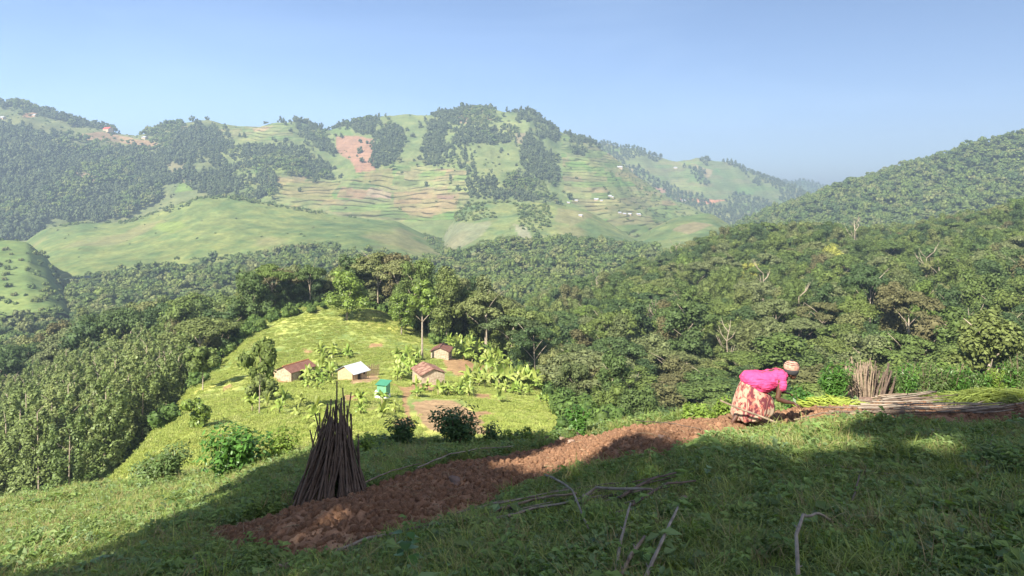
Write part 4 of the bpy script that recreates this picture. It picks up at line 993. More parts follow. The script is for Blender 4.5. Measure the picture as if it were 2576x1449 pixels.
# clods
q = np.random.default_rng(8); nc = 16000; a = q.integers(0, NL-1, nc*3); bb = q.integers(6, NW-6, nc*3)
keep = q.random(nc*3) < wid[a]/wid.max(); a, bb = a[keep][:nc], bb[keep][:nc]
CL = []
for k in range(5):
    V, Fv = ico(2); d = 1+.35*fbm(V[:, 0]*1.7+k*9, V[:, 1]*1.7+V[:, 2]*1.3, 90+k, 3)[:, None]+.08*q.normal(size=(len(V), 1)); CL.append(new_mesh('clod', V*d*np.array([1, .85, .65]), Fv, M_soil))
cp = np.stack([gx_[a, bb], gy_[a, bb], gz_[a, bb]+.005], 1)
cs = (.009+.055*q.random(len(a))**4)[:, None]*np.ones((1, 3))
gn_scatter('clods', cp, q.random((len(a), 3))*6, cs, q.integers(0, 5, len(a)), CL, 'soil_clod', 'crumbly red clods lying all over the tilled strip')
M_stone = simple('stone', (.36, .24, .17), (.24, .17, .13), 6, .9)
M_stoneg = simple('grey_stone', (.20, .13, .10), (.14, .10, .08), 6, .9)
def stone(X, y, s, label, mat=None, name='stone', flat=.7):
    p = hitn(X, y); s *= .8; V, Fv = ico(3); k = int(X)
    d = 1+.9*fbm(V[:, 0]*1.5+k, V[:, 1]*1.5+V[:, 2]*1.3, k, 4)[:, None]
    V = np.clip(V, -.72, .8)
    me = new_mesh('stone', V*d*np.array([s*1.1, s*.85, s*flat*.85]), Fv, mat or M_stone, False); o = link(name, me); o.location = p+Vector((0, 0, s*.2+(.12 if insoil(np.array([p.x]), np.array([p.y]))[0] else .02)))
    o.rotation_euler = (0, .1, k*.7); tag(o, label, 'stone')
stone(1725, 1268, .085, 'pinkish stone sitting in the shaded grass at the middle of the foreground'); stone(717, 1440, .07, 'tan stone at the bottom edge below the tilled strip')
stone(1128, 1160, .09, 'pale stone beside the long stick on the upper edge of the soil strip'); stone(1147, 1238, .13, 'large flat brown stone half buried in the wide part of the soil strip', M_stoneg)
stone(930, 1293, .06, 'tan stone low in the soil strip right of the pole stack'); stone(1415, 1112, .13, 'pale rock on the upper lip of the soil strip in the middle', M_stone)
stone(1437, 1130, .09, 'pale rock in the soil just below the lip rock'); stone(2430, 996, .16, 'tan rock left of a pair of rocks by the weed heap', M_stone); stone(2455, 998, .17, 'tan rock in the middle of the rocks by the weed heap', M_stone)
stone(2480, 999, .14, 'tan rock at the right end of the rocks by the weed heap', M_stone); stone(2175, 1023, .17, 'brown boulder at the foot of the upright pole bundle', M_stoneg); stone(2135, 1024, .15, 'brown boulder just left of the bundle-foot boulder', M_stoneg)
stone(1670, 1128, .12, 'purple-grey stone in the soil strip below the bright patch', M_stoneg); stone(1985, 1107, .08, 'pinkish stone among bright grass below the woman', M_stone)
# ------------------------------------------------------------------ poles
M_pole = simple('weathered_pole', (.17, .125, .095), (.06, .044, .036), 9, .85, .5, .01)
M_polel = simple('pale_pole', (.31, .24, .17), (.12, .085, .06), 9, .8, .5, .01)
M_poleg = simple('grey_stick', (.33, .28, .22), (.15, .12, .095), 8, .85, .5, .01)
def pole_mesh(seed, mat, bend=.014):
    r2 = random.Random(seed); pts = []; rad = []
    for k in range(8):
        t = k/7; pts.append((bend*math.sin(t*3+seed)*(1 if k else 0), bend*math.cos(t*4+seed)*t, t)); rad.append(1.0-.45*t+.12*r2.random())
    m = MB(); m.tube(pts, [.0085*x*(1+.18*(r2.random()-.5)) for x in rad], 7)
    for k in range(1, 7): m.tube([Vector(pts[k])-Vector((0, 0, .012)), Vector(pts[k])+Vector((r2.uniform(-.008, .008), r2.uniform(-.008, .008), .012))], [.009*rad[k], .003], 5)
    return m.mesh('pole', mat, True)
PM = {k: [pole_mesh(i+10*j, mt) for i in range(4)] for j, (k, mt) in enumerate((('dark', M_pole), ('pale', M_polel), ('grey', M_poleg)))}
def pole(a, b_, thick, kind, name, label, cat, group=None):
    a, b_ = Vector(a), Vector(b_); d = b_-a; L = d.length
    o = link(name, r.choice(PM[kind])); o.location = a; o.rotation_mode = 'QUATERNION'; o.rotation_quaternion = d.to_track_quat('Z', 'Y')
    s = thick/.0085; o.scale = (s, s, L); tag(o, label, cat, group); return o
c0 = hit(833, 1258); Ys = c0.y; px = Ys/F
r = random.Random(12)
def stackz(x, Y): return gz(x, Y)-.05
for k in range(185):
    a = r.uniform(0, 6.283); rr = r.uniform(.55, 1)
    bx = c0.x+math.cos(a)*.62*rr-.05; by = c0.y+math.sin(a)*.42*rr
    hh = r.random()**1.3; tx = c0.x+((850+r.uniform(-18, 14))-833)*px+math.cos(a)*.17*rr*(1-.3*hh); ty = c0.y+math.sin(a)*.12*rr+r.uniform(-.06, .06)
    zt = c0.z+(1258-(1135-115*hh))*px
    b0 = Vector((bx, by, stackz(bx, by))); t0 = Vector((tx, ty, zt)); d = (t0-b0)
    pole(b0, b0+d*r.uniform(.8, 1.13), r.uniform(.010, .0175), 'dark', 'bean_pole', 'dark bean pole leaning in the tall conical stack left of the soil strip', 'pole', 'bean poles of the tall conical stack')
for (X0, y0, X1, y1, dy) in [(838, 1240, 853, 958, 0), (850, 1240, 888, 985, -.1), (832, 1240, 824, 1018, .1), (836, 1240, 831, 1005, 0), (846, 1240, 846, 1010, .1), (822, 1240, 802, 1040, 0), (866, 1240, 860, 975, -.05), (835, 1180, 787, 1042, .0), (815, 1180, 775, 1082, -.1),
                              (820, 1200, 797, 1080, 0), (880, 1240, 889, 1040, 0), (850, 1240, 866, 1035, 0), (770, 1250, 802, 1120, -.1), (900, 1235, 906, 1090, 0), (812, 1230, 812, 1080, -.15), (818, 1240, 806, 1085, -.2)]:
    A0 = Vector(((X0-CX)*px*1, c0.y+dy, 0)); A0.z = stackz(A0.x, A0.y) if y0 > 1230 else c0.z+(1258-y0)*px
    pole(A0, ((X1-CX)*px, c0.y+dy*.3, c0.z+(1258-y1)*px), .015, 'dark', 'bean_pole', 'dark bean pole sticking out above the tall conical stack', 'pole', 'long bean poles sticking out of the conical stack')
# upright bundle behind the woman
c1 = hitn(2186, 1010); px1 = c1.y/F
for k in range(52):
    u = r.random(); dk_ = u > .55; bx = c1.x+(-50+100*u)*px1; by = c1.y+r.uniform(-.15, .2)
    h = r.uniform(80, 112)*(1 if u < .8 else .75); lean = (u-.35)*15+r.uniform(-6, 22) if u < .5 else r.uniform(0, 30)
    pole((bx, by, gz(bx, by)-.05), (bx+lean*px1, by+.1, c1.z+h*px1), r.uniform(.015, .026), 'dark' if dk_ and r.random() < .7 else 'pale', 'bean_pole', ('dark twiggy pole in the right half of the upright bundle' if dk_ else 'pale bean pole standing in the upright bundle right of the woman'), 'pole', 'dark poles of the upright bundle' if dk_ else 'pale poles of the upright bundle')
pole((c1.x-28*px1, c1.y, gz(c1.x-28*px1, c1.y)), (c1.x-46*px1, c1.y, c1.z+122*px1), .02, 'pale', 'bean_pole', 'tallest pale pole leaning left in the upright bundle', 'pole')
# lying heap right
c2 = hit(2290, 1045)
for k in range(75):
    X = r.uniform(2150, 2560); y = r.uniform(1022, 1060)-abs(X-2300)*.02; p = hitn(X, y); a = r.gauss(.08, .45); L = r.uniform(.7, 2.2); hz = r.uniform(.0, .15)*math.exp(-((X-2290)/110)**2)+.12
    dx, dy = math.cos(a)*L/2, math.sin(a)*L/2*.8
    q0 = Vector((p.x-dx, p.y-dy, max(gz(p.x-dx, p.y-dy), 0*0-99)+hz)); q1 = Vector((p.x+dx, p.y+dy, gz(p.x+dx, p.y+dy)+hz+r.uniform(-.03, .1)))
    pole(q0, q1, r.uniform(.009, .018), r.choice(['grey', 'dark', 'dark', 'dark', 'grey', 'pale']), 'cut_stick', 'dry cut stick lying in the flat heap right of the woman', 'stick', 'dry sticks of the flat heap')
def stick(pl, th, kind, label, lift=.05):
    P3 = [hitn(p[0], p[1]+(10 if len(p) > 2 and p[1] > 1150 else 0))+Vector((0, 0, (p[2] if len(p) > 2 else lift)+(.035 if p[1] > 1150 else .0))) for p in pl]; th *= .9
    m = MB(); fine = []
    for i in range(len(P3)-1):
        for k in range(4): fine.append(P3[i].lerp(P3[i+1], k/4)+Vector((0, 0, r.uniform(-.008, .008))))
    fine.append(P3[-1]); n = len(fine); m.tube(fine, [th*(1-.45*k/n)*(1+r.uniform(-.1, .1)) for k in range(n)], 7)
    for k in range(1, n-2, 4):
        dd = (fine[k+1]-fine[k]).normalized(); s_ = Vector((-dd.y, dd.x, .4)); m.tube([fine[k], fine[k]+dd*.05+s_*.03*r.choice([-1, 1])], [th*.45, th*.2], 5)
    o = link('stick', m.mesh('stick', {'grey': M_poleg, 'pale': M_polel, 'dark': M_pole}[kind], True)); tag(o, label, 'stick')
stick([(2293, 985+14), (2330, 1025), (2400, 1050)], .012, 'pale', 'thin pale stick slanting over the flat stick heap', .3)
stick([(2200, 1068), (2270, 1052), (2370, 1045)], .018, 'grey', 'grey stick poking out at the lower left of the flat heap', .12)
stick([(1242, 1302, .08), (1340, 1280, .12), (1450, 1272, .14)], .020, 'pale', 'thick pale stick at the left end of the branch pile in the foreground grass')
stick([(1450, 1285, .10), (1500, 1262, .16), (1640, 1266, .14)], .022, 'grey', 'arched grey branch in the middle of the foreground branch pile')
stick([(1560, 1275, .10), (1640, 1240, .15), (1700, 1216, .12)], .018, 'dark', 'dark stick rising to the right end of the foreground branch pile')
stick([(1250, 1318, .06), (1340, 1302, .1), (1480, 1285, .12)], .018, 'grey', 'lower grey stick at the front of the foreground branch pile')
stick([(1380, 1250, .08), (1470, 1244, .1), (1560, 1236, .1)], .013, 'pale', 'thin pale twig behind the arched branch')
stick([(1370, 1212, .12), (1410, 1250, .20), (1440, 1290, .24), (1480, 1358, .1)], .017, 'grey', 'grey stick crossing over the branch pile toward the viewer')
stick([(1420, 1325, .05), (1500, 1312, .06), (1590, 1298, .06)], .015, 'grey', 'short grey stick right of the crossing stick')
stick([(1590, 1290, .08), (1680, 1245, .12), (1750, 1228, .08)], .016, 'dark', 'dark stick lying behind the right end of the branch pile')
stick([(1130, 1330, .05), (1210, 1312, .07), (1290, 1290, .06)], .016, 'dark', 'dark stick left of the branch pile along the soil edge')
stick([(1140, 1305, .06), (1260, 1275, .08), (1380, 1262, .08)], .012, 'pale', 'thin straw-coloured twig behind the thick pale stick')
stick([(850, 1398, .05), (930, 1372, .07), (1015, 1348, .05)], .020, 'grey', 'long grey branch lying along the lower edge of the soil strip')
stick([(1000, 1352, .05), (1080, 1335, .07), (1150, 1322, .05)], .015, 'dark', 'darker branch continuing the one along the soil edge')
stick([(1545, 1470, .02), (1562, 1400, .12), (1586, 1330, .22)], .016, 'grey', 'leftmost of three sticks poking up at the bottom of the picture', .05)
stick([(1560, 1470, .02), (1590, 1430, .10), (1622, 1398, .14)], .020, 'pale', 'short middle stick of the three at the bottom of the picture')
stick([(1620, 1475, .02), (1665, 1410, .14), (1705, 1345, .22)], .017, 'grey', 'rightmost and longest of the three sticks at the bottom of the picture')
stick([(300, 1460, .03), (360, 1430, .05), (408, 1414, .06)], .020, 'grey', 'thick stick in the bottom left corner grass')
stick([(480, 1425, .03), (500, 1402, .06), (516, 1388, .1)], .014, 'grey', 'small forked stick in the grass just left of the soil tip')
stick([(2038, 1175, .05), (2090, 1184, .06), (2150, 1188, .05)], .016, 'pale', 'pale stick lying in shaded grass at the right')
stick([(2150, 1192, .04), (2220, 1200, .05), (2290, 1206, .04)], .012, 'grey', 'thin grey stick continuing right of the pale stick in the grass')
stick([(2008, 1460, .0), (2003, 1400, .14), (2020, 1368, .2), (2060, 1345, .16), (2110, 1335, .05)], .017, 'grey', 'bent grey branch arching up at the bottom right')
stick([(2130, 1305, .03), (2150, 1270, .10), (2162, 1235, .16)], .014, 'dark', 'dark upright stick in the grass at the right')
stick([(2478, 1195, .0), (2486, 1165, .1), (2497, 1130, .2)], .013, 'dark', 'dark forked twig standing in the grass near the right edge')
stick([(918, 1240, .16), (985, 1213, .2), (1060, 1186, .16)], .012, 'pale', 'thin peeled stick from the pole stack along the upper soil edge')
stick([(1050, 1190, .12), (1130, 1160, .16), (1200, 1150, .16), (1290, 1142, .15)], .014, 'grey', 'long grey stick on the upper edge of the soil strip')
stick([(1600, 1078, .16), (1700, 1092, .18), (1790, 1112, .16)], .010, 'dark', 'dark thin stick across the soil below the woman')
stick([(1720, 1145, .08), (1830, 1130, .1), (1960, 1112, .1)], .012, 'pale', 'pale stick along the lower soil edge below the woman')
stick([(2120, 1066, .15), (2200, 1056, .17), (2250, 1050, .16)], .013, 'dark', 'dark stick on the soil between the woman and the heap')
stick([(1998, 1074, .12), (2070, 1062, .16), (2150, 1056, .16)], .014, 'pale', 'pale-tipped stick on the soil in front of the woman')
stick([(2100, 1000, .1), (2060, 960, .6)], .012, 'pale', 'thin pale stake standing left of the upright pole bundle') if False else None

# ------------------------------------------------------------------ grass and weeds of the near slope
M_ng = foliage('field_grass', [(.18, .25, .06), (.21, .28, .065), (.25, .30, .08), (.29, .30, .12), (.19, .26, .06)], .5, .3, .42, island=.35)
M_nw = foliage('field_weeds', [(.15, .24, .075), (.18, .27, .08), (.21, .28, .085), (.16, .24, .115)], .5, .3, .38, island=.3)
M_dry = foliage('dry_grass', [(.30, .26, .12), (.24, .19, .09)], .7, .2, .1)
def weed(name, seed, n, h, rad, ll, mat):
    r2 = np.random.default_rng(seed); m = MB()
    for i in range(n):
        a = r2.random()*6.283; d = rad*math.sqrt(r2.random()); H = h*(.3+.9*r2.random()); b0 = Vector((math.cos(a)*d, math.sin(a)*d, 0)); tp = b0+Vector((r2.normal()*.3*H, r2.normal()*.3*H, H))
        m.tube([b0, tp], [.003, .0015], 3, cap=False)
        for k in range(r2.integers(4, 8)):
            t = .35+.65*r2.random(); c = b0.lerp(tp, t); a2 = r2.random()*6.283; L = ll*(.5+.8*r2.random()); dr = Vector((math.cos(a2), math.sin(a2), .5-.9*r2.random())).normalized(); sd = dr.cross(Vector((0, 0, 1))).normalized()*L*.30
            m.add([c, c+dr*L*.45+sd+Vector((0, 0, .004)), c+dr*L+Vector((0, 0, -.25*L)), c+dr*L*.45-sd+Vector((0, 0, .004)), c+dr*L*.5-Vector((0, 0, .15*L))], [(0, 1, 4), (1, 2, 4), (2, 3, 4), (3, 0, 4)])
    return m.mesh(name, mat)
NGW = [weed('field_tuft', 340+i, 5, .16, .12, .13, M_nw) for i in range(2)]
NG = [blade_clump('field_tuft', 300+i, 85, .14, .18, .011, M_ng, 1.0, 3) for i in range(4)]+[blade_clump('field_tuft', 310, 26, .22, .16, .007, M_dry, .8, 3)]+[weed('field_tuft', 320+i, 22, .13, .17, .036+.014*i, M_nw) for i in range(4)]+[blade_clump('field_tuft', 330, 40, .23, .15, .011, M_ng, .8, 3)]+NGW
A = spread('near', 150000, (-260, 2850), (3.6, 25), None, 71, anysheet=False)
d = np.clip(fbm(A[0]/1.1, A[1]/1.1, 81, 3)*1.8+.78, .12, 1)*np.clip(1.25-A[1]*.022, .6, 1)
m = ~(insoil(A[0], A[1]) | insoil(A[0]*1.02, A[1]*1.02) | insoil(A[0]*1.04, A[1]*1.04)) & (np.random.default_rng(2).random(len(d)) < d)
A = [a[m][:64000] for a in A]; n = len(A[0]); print('near tufts', n)
k = np.random.default_rng(9).choice(12, n, p=[.12, .12, .12, .12, .09, .08, .08, .08, .08, .05, .03, .03])
pt = fbm(A[0]/1.5, A[1]/1.5, 99, 3); k = np.where((pt > .3) & (k < 4), k+5, k)
sc = rs(n, .55, 1.25, 72, .2)*(.8+.35*np.clip(pt+.5, 0, 1))[:, None]*np.clip(.75+A[1]*.025, .8, 1.25)[:, None]
gn_scatter('grass', np.stack(A[:3], 1)-[0, 0, .015], rz(n, 73, .2), sc, k, NG, 'field_tuft', 'tangled grass and broad-leaved weeds covering the near hillside')
# small weeds on the soil lip
# ------------------------------------------------------------------ leafy bushes on the brow
def leaf_bush(X, y, W, H, ll, n, mat, label, seed, name='bush', asp=.42, stems=7, up=.2, cat='bush', Y=None):
    p = hitn(X, y) if Y is None else P(X, y, Y)
    if Y is not None: p.z = gz(p.x, p.y)
    W *= .78
    p = p-Vector((0, 0, .05)); r2 = np.random.default_rng(seed); px = p.y/F; W *= px; H *= px
    e = empty(name, p, 0); tag(e, label, cat)
    m = MB(); tips = []
    for k in range(stems):
        a = 6.283*k/stems+r2.random(); sp_ = W*.42*math.sqrt(r2.random()); h = H*(.55+.45*r2.random()); t = Vector((math.cos(a)*sp_, math.sin(a)*sp_, h)); mid = Vector((t.x*.35, t.y*.35, h*.55))
        m.tube([(0, 0, 0), mid, t], [.02, .014, .006], 5); tips += [(mid, t)]
    link('stems', m.mesh('stems', M_barkd), e)
    P0 = np.empty((n, 3)); 
    blobs = [(np.array(t)*np.array([1, 1, .88]), .26+.12*r2.random()) for _, t in tips]+[(np.array(mm)*1.1, .30) for mm, _ in tips]+[(np.array((0, 0, H*.35)), .42)]
    Q = []; Nn = []
    for i in range(n):
        c, rr = blobs[r2.integers(len(blobs))]; v_ = r2.normal(size=3); v_ /= np.linalg.norm(v_); Q.append(c+v_*rr*min(W, H)*(.6+.5*r2.random())*np.array([1, 1, .85])); nn = v_*.6+r2.normal(size=3)*.4+np.array([0, 0, .75]); Nn.append(nn/np.linalg.norm(nn))
    Q = np.array(Q); Q[:, 2] = np.maximum(Q[:, 2], .03); V = leaf_quads(Q, np.array(Nn), ll*(.5+.7*r2.random(n)), r2, asp)
    # fold leaves along the midrib
    link('leaves', new_mesh('leaves', V, np.arange(4*n).reshape(n, 4), mat), e)
    return e
M_bl = foliage('broad_bush_leaves', [(.075, .17, .03)], .4, .4, .25, island=.35); M_bm = foliage('dull_bush_leaves', [(.10, .155, .045)], .5, .4, .2, island=.35)
M_bd = foliage('dark_bush_leaves', [(.05, .10, .03)], .5, .3, .15, island=.3); M_by = foliage('bright_bush_leaves', [(.16, .24, .04)], .5, .3, .25, island=.3)
leaf_bush(595, 1205, 190, 140, .085, 1900, M_bl, 'large bright bush with broad heart-shaped leaves, right of the grey-green bush on the brow', 1)
leaf_bush(415, 1225, 130, 105, .08, 1900, M_bm, 'rounded grey-green bush with long drooping leaves on the left brow', 2, asp=.3)
leaf_bush(365, 1170, 95, 100, .075, 900, M_bm, 'paler bush rising behind the rounded grey-green bush', 3, Y=25)
leaf_bush(1150, 1122, 130, 98, .055, 2300, M_bd, 'dark shaded bush silhouetted against the bare earth yard', 4, stems=9)
leaf_bush(1012, 1128, 88, 92, .065, 1300, M_bd, 'dark narrow-leaved bush right of the conical pole stack', 5, asp=.3)
leaf_bush(1455, 1095, 66, 95, .07, 900, M_bl, 'leafy cassava shrub on the brow left of the tilled strip', 6, asp=.22)
leaf_bush(1745, 1060, 110, 44, .06, 900, M_by, 'low bright green shrub on the brow left of the woman', 7)
leaf_bush(2100, 1022, 100, 130, .07, 1700, M_bl, 'tall cassava shrub between the woman and the upright bundle', 8, asp=.2)
leaf_bush(2020, 1040, 90, 60, .06, 900, M_bl, 'low leafy plants behind the woman\'s hands', 9)
leaf_bush(920, 1150, 90, 60, .05, 900, M_by, 'low light-green bush behind the pole stack on the right', 10)
leaf_bush(700, 1150, 120, 90, .05, 1500, M_by, 'low yellow-green thicket behind the pole stack on the left', 11)
leaf_bush(1330, 1108, 240, 42, .05, 1800, M_by, 'low bright plants along the brow below the yard', 12, stems=12)
leaf_bush(1235, 1112, 60, 60, .045, 500, M_bd, 'small dark weeds right of the silhouetted bush', 13)
leaf_bush(1820, 1050, 50, 75, .05, 500, M_by, 'yellowish leafy weeds right behind the woman\'s skirt', 14)
for i in range(15):
    X = 2240+i*27+r.uniform(-8, 8); leaf_bush(X, 1004-(X-2240)*.03, 62, r.uniform(65, 120), .05, 800, r.choice([M_bm, M_bm, M_bl, M_by]), 'tall feathery weeds behind the pole bundle along the right brow', 20+i, asp=.22, stems=9, name='weed_clump', cat='weeds')
    bpy.data.objects[-1] if False else None
for o in [o for o in COL.objects if o.get('label', '').startswith('tall feathery weeds')]: o['group'] = 'tall weeds along the right brow'
# seedlings in front
def seedling(X, y, H, nl, ll, label, seed, name='seedling', mat=None):
    p = hitn(X, y)-Vector((0, 0, .02)); r2 = random.Random(seed); e = empty(name, p); tag(e, label, 'plant')
    link('stem', MB().tube([(0, 0, 0), (.01, 0, H*.5), (0, .01, H)], [.006, .005, .003], 6).mesh('stem', M_nw), e); m = MB()
    for k in range(nl):
        h = H*(.35+.65*k/nl); a = k*2.4+r2.random(); L = ll*r2.uniform(.7, 1.15); d = Vector((math.cos(a), math.sin(a), r2.uniform(-.1, .5))).normalized(); s_ = d.cross(Vector((0, 0, 1))).normalized()
        c = Vector((0, 0, h))+d*.03; V = [c]
        for t, w in ((.18, .30), (.45, .42), (.75, .26)):
            q0 = c+d*L*t-Vector((0, 0, .35*L*t*t)); V += [q0+s_*L*w+Vector((0, 0, .1*L*w)), q0, q0-s_*L*w+Vector((0, 0, .1*L*w))]
        V.append(c+d*L-Vector((0, 0, .35*L)))
        m.add(V, [(0, 1, 2), (0, 2, 3), (1, 4, 5, 2), (2, 5, 6, 3), (4, 7, 8, 5), (5, 8, 9, 6), (7, 10, 8), (8, 10, 9)])
    link('leaves', m.mesh('leaves', mat or M_nw, True), e)
seedling(1022, 1445, .40, 11, .11, 'leafy seedling standing at the bottom centre left, in front of the soil strip', 1, mat=M_bl)
seedling(258, 1440, .2, 4, .20, 'large-leaved pumpkin plant in the bottom left grass', 2, 'pumpkin_plant', M_bl); seedling(180, 1462, .18, 3, .16, 'dark-leaved plant at the bottom left corner', 3, 'pumpkin_plant', M_bd)
for i, (X, y, h) in enumerate([(410, 1310, .45), (1475, 1090, 1.0), (958, 1180, .7), (1233, 1105, .5)]):
    seedling(X, y, h, 12, .07, ['thin dark weed stalk standing in the sunlit left slope', 'tall reddish-topped stalk beside the cassava shrub', 'thin leafless-looking weed right of the pole stack', 'thin upright weed right of the silhouetted bush'][i], 10+i, 'weed_stalk', M_bd)
# heaps
def strands(name, X, y, wpx, n, mat, label, cat, sag, rad, hgt, seed, wy=.35):
    p = hitn(X, y); px = p.y/F; r2 = random.Random(seed); m = MB(); W = wpx*px
    for k in range(n):
        x0 = r2.uniform(-.5, .1)*W; L = W*r2.uniform(.4, .75); yy = r2.uniform(-wy, wy); hz = r2.uniform(0, hgt)*(1-abs(yy)/wy*.7); pts = []
        for j in range(6):
            t = j/5; xx = x0+L*t; pts.append((p.x+xx, p.y+yy+r2.uniform(-.02, .02), gz(p.x+xx, p.y+yy)+.1+hz*(1-.5*abs(xx/W*2)**2)+sag*(2*t-1)**2+r2.uniform(-.01, .02)))
        m.tube(pts, [rad*(1-.6*j/5) for j in range(6)], 4)
    o = link(name, m.mesh(name, mat)); tag(o, label, cat); return o
M_vine = foliage('green_stalks', [(.27, .33, .05)], .5, .3, .15, island=.35)
strands('bean_stalk_heap', 2072, 1040, 150, 190, M_vine, 'heap of bright yellow-green stalks the woman is gathering', 'stalks', .09, .009, .20, 3, .25)

def weed_heap(X, y, Wp, H, n, label, seed):
    p = hitn(X, y); px = p.y/F; Wd = Wp*px/2; r2 = random.Random(seed); m = MB()
    for k in range(n):
        u, v_ = r2.gauss(0, .42), r2.gauss(0, .42); cx_, cy_ = p.x+u*Wd, p.y+v_*.6; top = H*max(0, 1-u*u-v_*v_*.5); z0 = gz(cx_, cy_)+.08+top*r2.random()**.5
        a = r2.gauss(0, .7)+(math.pi if r2.random() < .5 else 0); L = r2.uniform(.2, .55); d_ = Vector((math.cos(a), math.sin(a), r2.uniform(-.35, .45))); s_ = Vector((-d_.y, d_.x, r2.uniform(-.6, .6))).normalized(); w_ = r2.uniform(.006, .016); V = []
        for j in range(5):
            t = j/4; c_ = Vector((cx_, cy_, z0))+d_*L*(t-.5)-Vector((0, 0, .5*L*(t-.5)**2)); V += [c_-s_*w_*(1.05-t), c_+s_*w_*(1.05-t)]
        m.add(V, [(2*j, 2*j+1, 2*j+3, 2*j+2) for j in range(4)])
    return tag(link('weed_heap', m.mesh('weed_heap', M_ng)), label, 'weed heap')
weed_heap(2490, 1030, 330, .34, 5200, 'heap of pulled green weeds at the right edge on the soil', 4)
weed_heap(2330, 1012, 200, .15, 1500, 'low heap of wilted weeds just left of the larger weed heap', 5)

# straw and roots over the soil
q = np.random.default_rng(31); ns = 700; a = q.integers(0, NL-1, ns); bb = q.integers(4, NW-4, ns)
M_straw = simple('straw', (.38, .29, .17), (.22, .15, .09), 30, .9, 0)
SW = []
for k in range(4):
    m = MB(); m.tube([(-.5, 0, .02), (-.2, .06*(k-1.5), .06), (.15, -.05, .05), (.5, .04*k-.05, .0)], [.012, .014, .012, .006], 4); SW.append(m.mesh('straw', M_straw))
rt_ = q.normal(size=(ns, 3))*.25; rt_[:, 2] = q.random(ns)*6.28
gn_scatter('straw', np.stack([gx_[a, bb], gy_[a, bb], gz_[a, bb]+.012], 1), rt_, (.06+.28*q.random((ns, 1))**2)*np.ones((1, 3)), q.integers(0, 4, ns), SW, 'straw_bit', 'bits of straw and root scattered over the tilled soil')

r = random.Random(77)
for k_ in range(16):
    X0 = r.uniform(1180, 1560); y0 = 1305-(X0-1180)*.12+r.uniform(-18, 18); L_ = r.uniform(80, 230); sl_ = -.17+r.uniform(-.12, .1)
    p0_, p1_ = hitn(X0, y0+8), hitn(X0+L_, y0+8+L_*sl_)
    pole(p0_+Vector((0, 0, r.uniform(.05, .12))), p1_+Vector((0, 0, r.uniform(.05, .14))), r.uniform(.007, .013), r.choice(['grey', 'dark', 'grey']), 'cut_stick', 'thin dry stick lying in the foreground branch pile', 'stick', 'thin sticks of the foreground branch pile')
# ------------------------------------------------------------------ the woman
KS = .00097
K = lambda a, b_, d=0.: Vector(((a-600)*KS, d, (1290-b_)*KS))
ic2 = ico(2)
def blob_mesh(name, chains, ells, mat, vox, smooth_it=6, seedsub=2):
    """one continuous skin over bone chains (joints with radii) and ellipsoids, welded by a voxel remesh"""
    Vs, Fs, off = [], [], 0; iv, ifc = ico(seedsub)
    def put(c, s, rot=None):
        nonlocal off
        V = iv*np.array(s)
        if rot is not None: V = V @ np.array(rot.to_3x3()).T
        Vs.append(V+np.array(c)); Fs.append(ifc+off); off += len(V)
    for ch in chains:
        for (p, r1), (q_, r2) in zip(ch[:-1], ch[1:]):
            p, q_ = Vector(p), Vector(q_); n = max(2, int((q_-p).length/(min(r1, r2)*.35)))
            for k in range(n+1):
                t = k/n; rr = r1*(1-t)+r2*t; put(p.lerp(q_, t), (rr, rr, rr))
    for c, s, rt in ells: put(c, s, rt)
    me = new_mesh(name, np.concatenate(Vs), np.concatenate(Fs), mat, True)
    o = link(name, me); md = o.modifiers.new('weld', 'REMESH'); md.mode = 'VOXEL'; md.voxel_size = vox; md.use_smooth_shade = True
    if smooth_it: s = o.modifiers.new('relax', 'SMOOTH'); s.factor = .5; s.iterations = smooth_it
    return o
RY = lambda a: Matrix.Rotation(a, 4, 'Y')
M_skin = simple('dark_skin', (.105, .048, .030), (.085, .038, .024), 9, .45, .1, .004)
M_skin.node_tree.nodes['Principled BSDF'].inputs['Specular IOR Level'].default_value = .5
_Ys = np.linspace(8, 15, 700); _x = (1871-CX)/F*_Ys; _z = SHEETS['near'].z(_x, _Ys)+.15
_k = int(np.argmax(_z > -(1060-HZ)/F*_Ys)); pw = Vector((_x[_k], _Ys[_k], _z[_k]-.05)); print('person at', pw); body_z = 0.02
W = empty('person', pw+Vector((0, 0, body_z)), 0); W.rotation_euler = (0, 0, math.radians(-4))
tag(W, 'person in a pink t-shirt, patterned skirt and knitted hat bending over to gather stalks', 'person')
hand = []
def fingers(wr, dirv, palm_n, L=1.0, curl=.5):
    dirv = Vector(dirv).normalized(); pn = Vector(palm_n).normalized(); sd = dirv.cross(pn).normalized(); out = []
    pc = Vector(wr)+dirv*.05
    ell = (pc, (.045, .040, .016), None)
    for i, (off, ln) in enumerate(((-.030, .072), (-.011, .082), (.010, .076), (.029, .060))):
        b0 = pc+dirv*.035+sd*off; d1 = (dirv+sd*off*4+pn*.15*curl).normalized(); d2 = (d1+pn*.9*curl).normalized(); d3 = (d2+pn*1.2*curl).normalized()
        out.append([(pc+sd*off*.5, .012), (b0, .0105), (b0+d1*ln*.45, .0095), (b0+d1*ln*.45+d2*ln*.32, .009), (b0+d1*ln*.45+d2*ln*.32+d3*ln*.25, .0075)])
    tb = pc-dirv*.025-sd*.032; t1 = (dirv*.7-sd*.8+pn*.3).normalized(); out.append([(pc-dirv*.02, .014), (tb, .013), (tb+t1*.04, .011), (tb+t1*.035+(dirv+pn*.3).normalized()*.035, .009)])
    chain = [[(pc-sd*.018-dirv*.04, .017), (pc-sd*.024+dirv*.03, .014)], [(pc+sd*.016-dirv*.04, .017), (pc+sd*.022+dirv*.028, .013)], [(pc-dirv*.045, .02), (pc+dirv*.03, .015)]]
    return out+chain
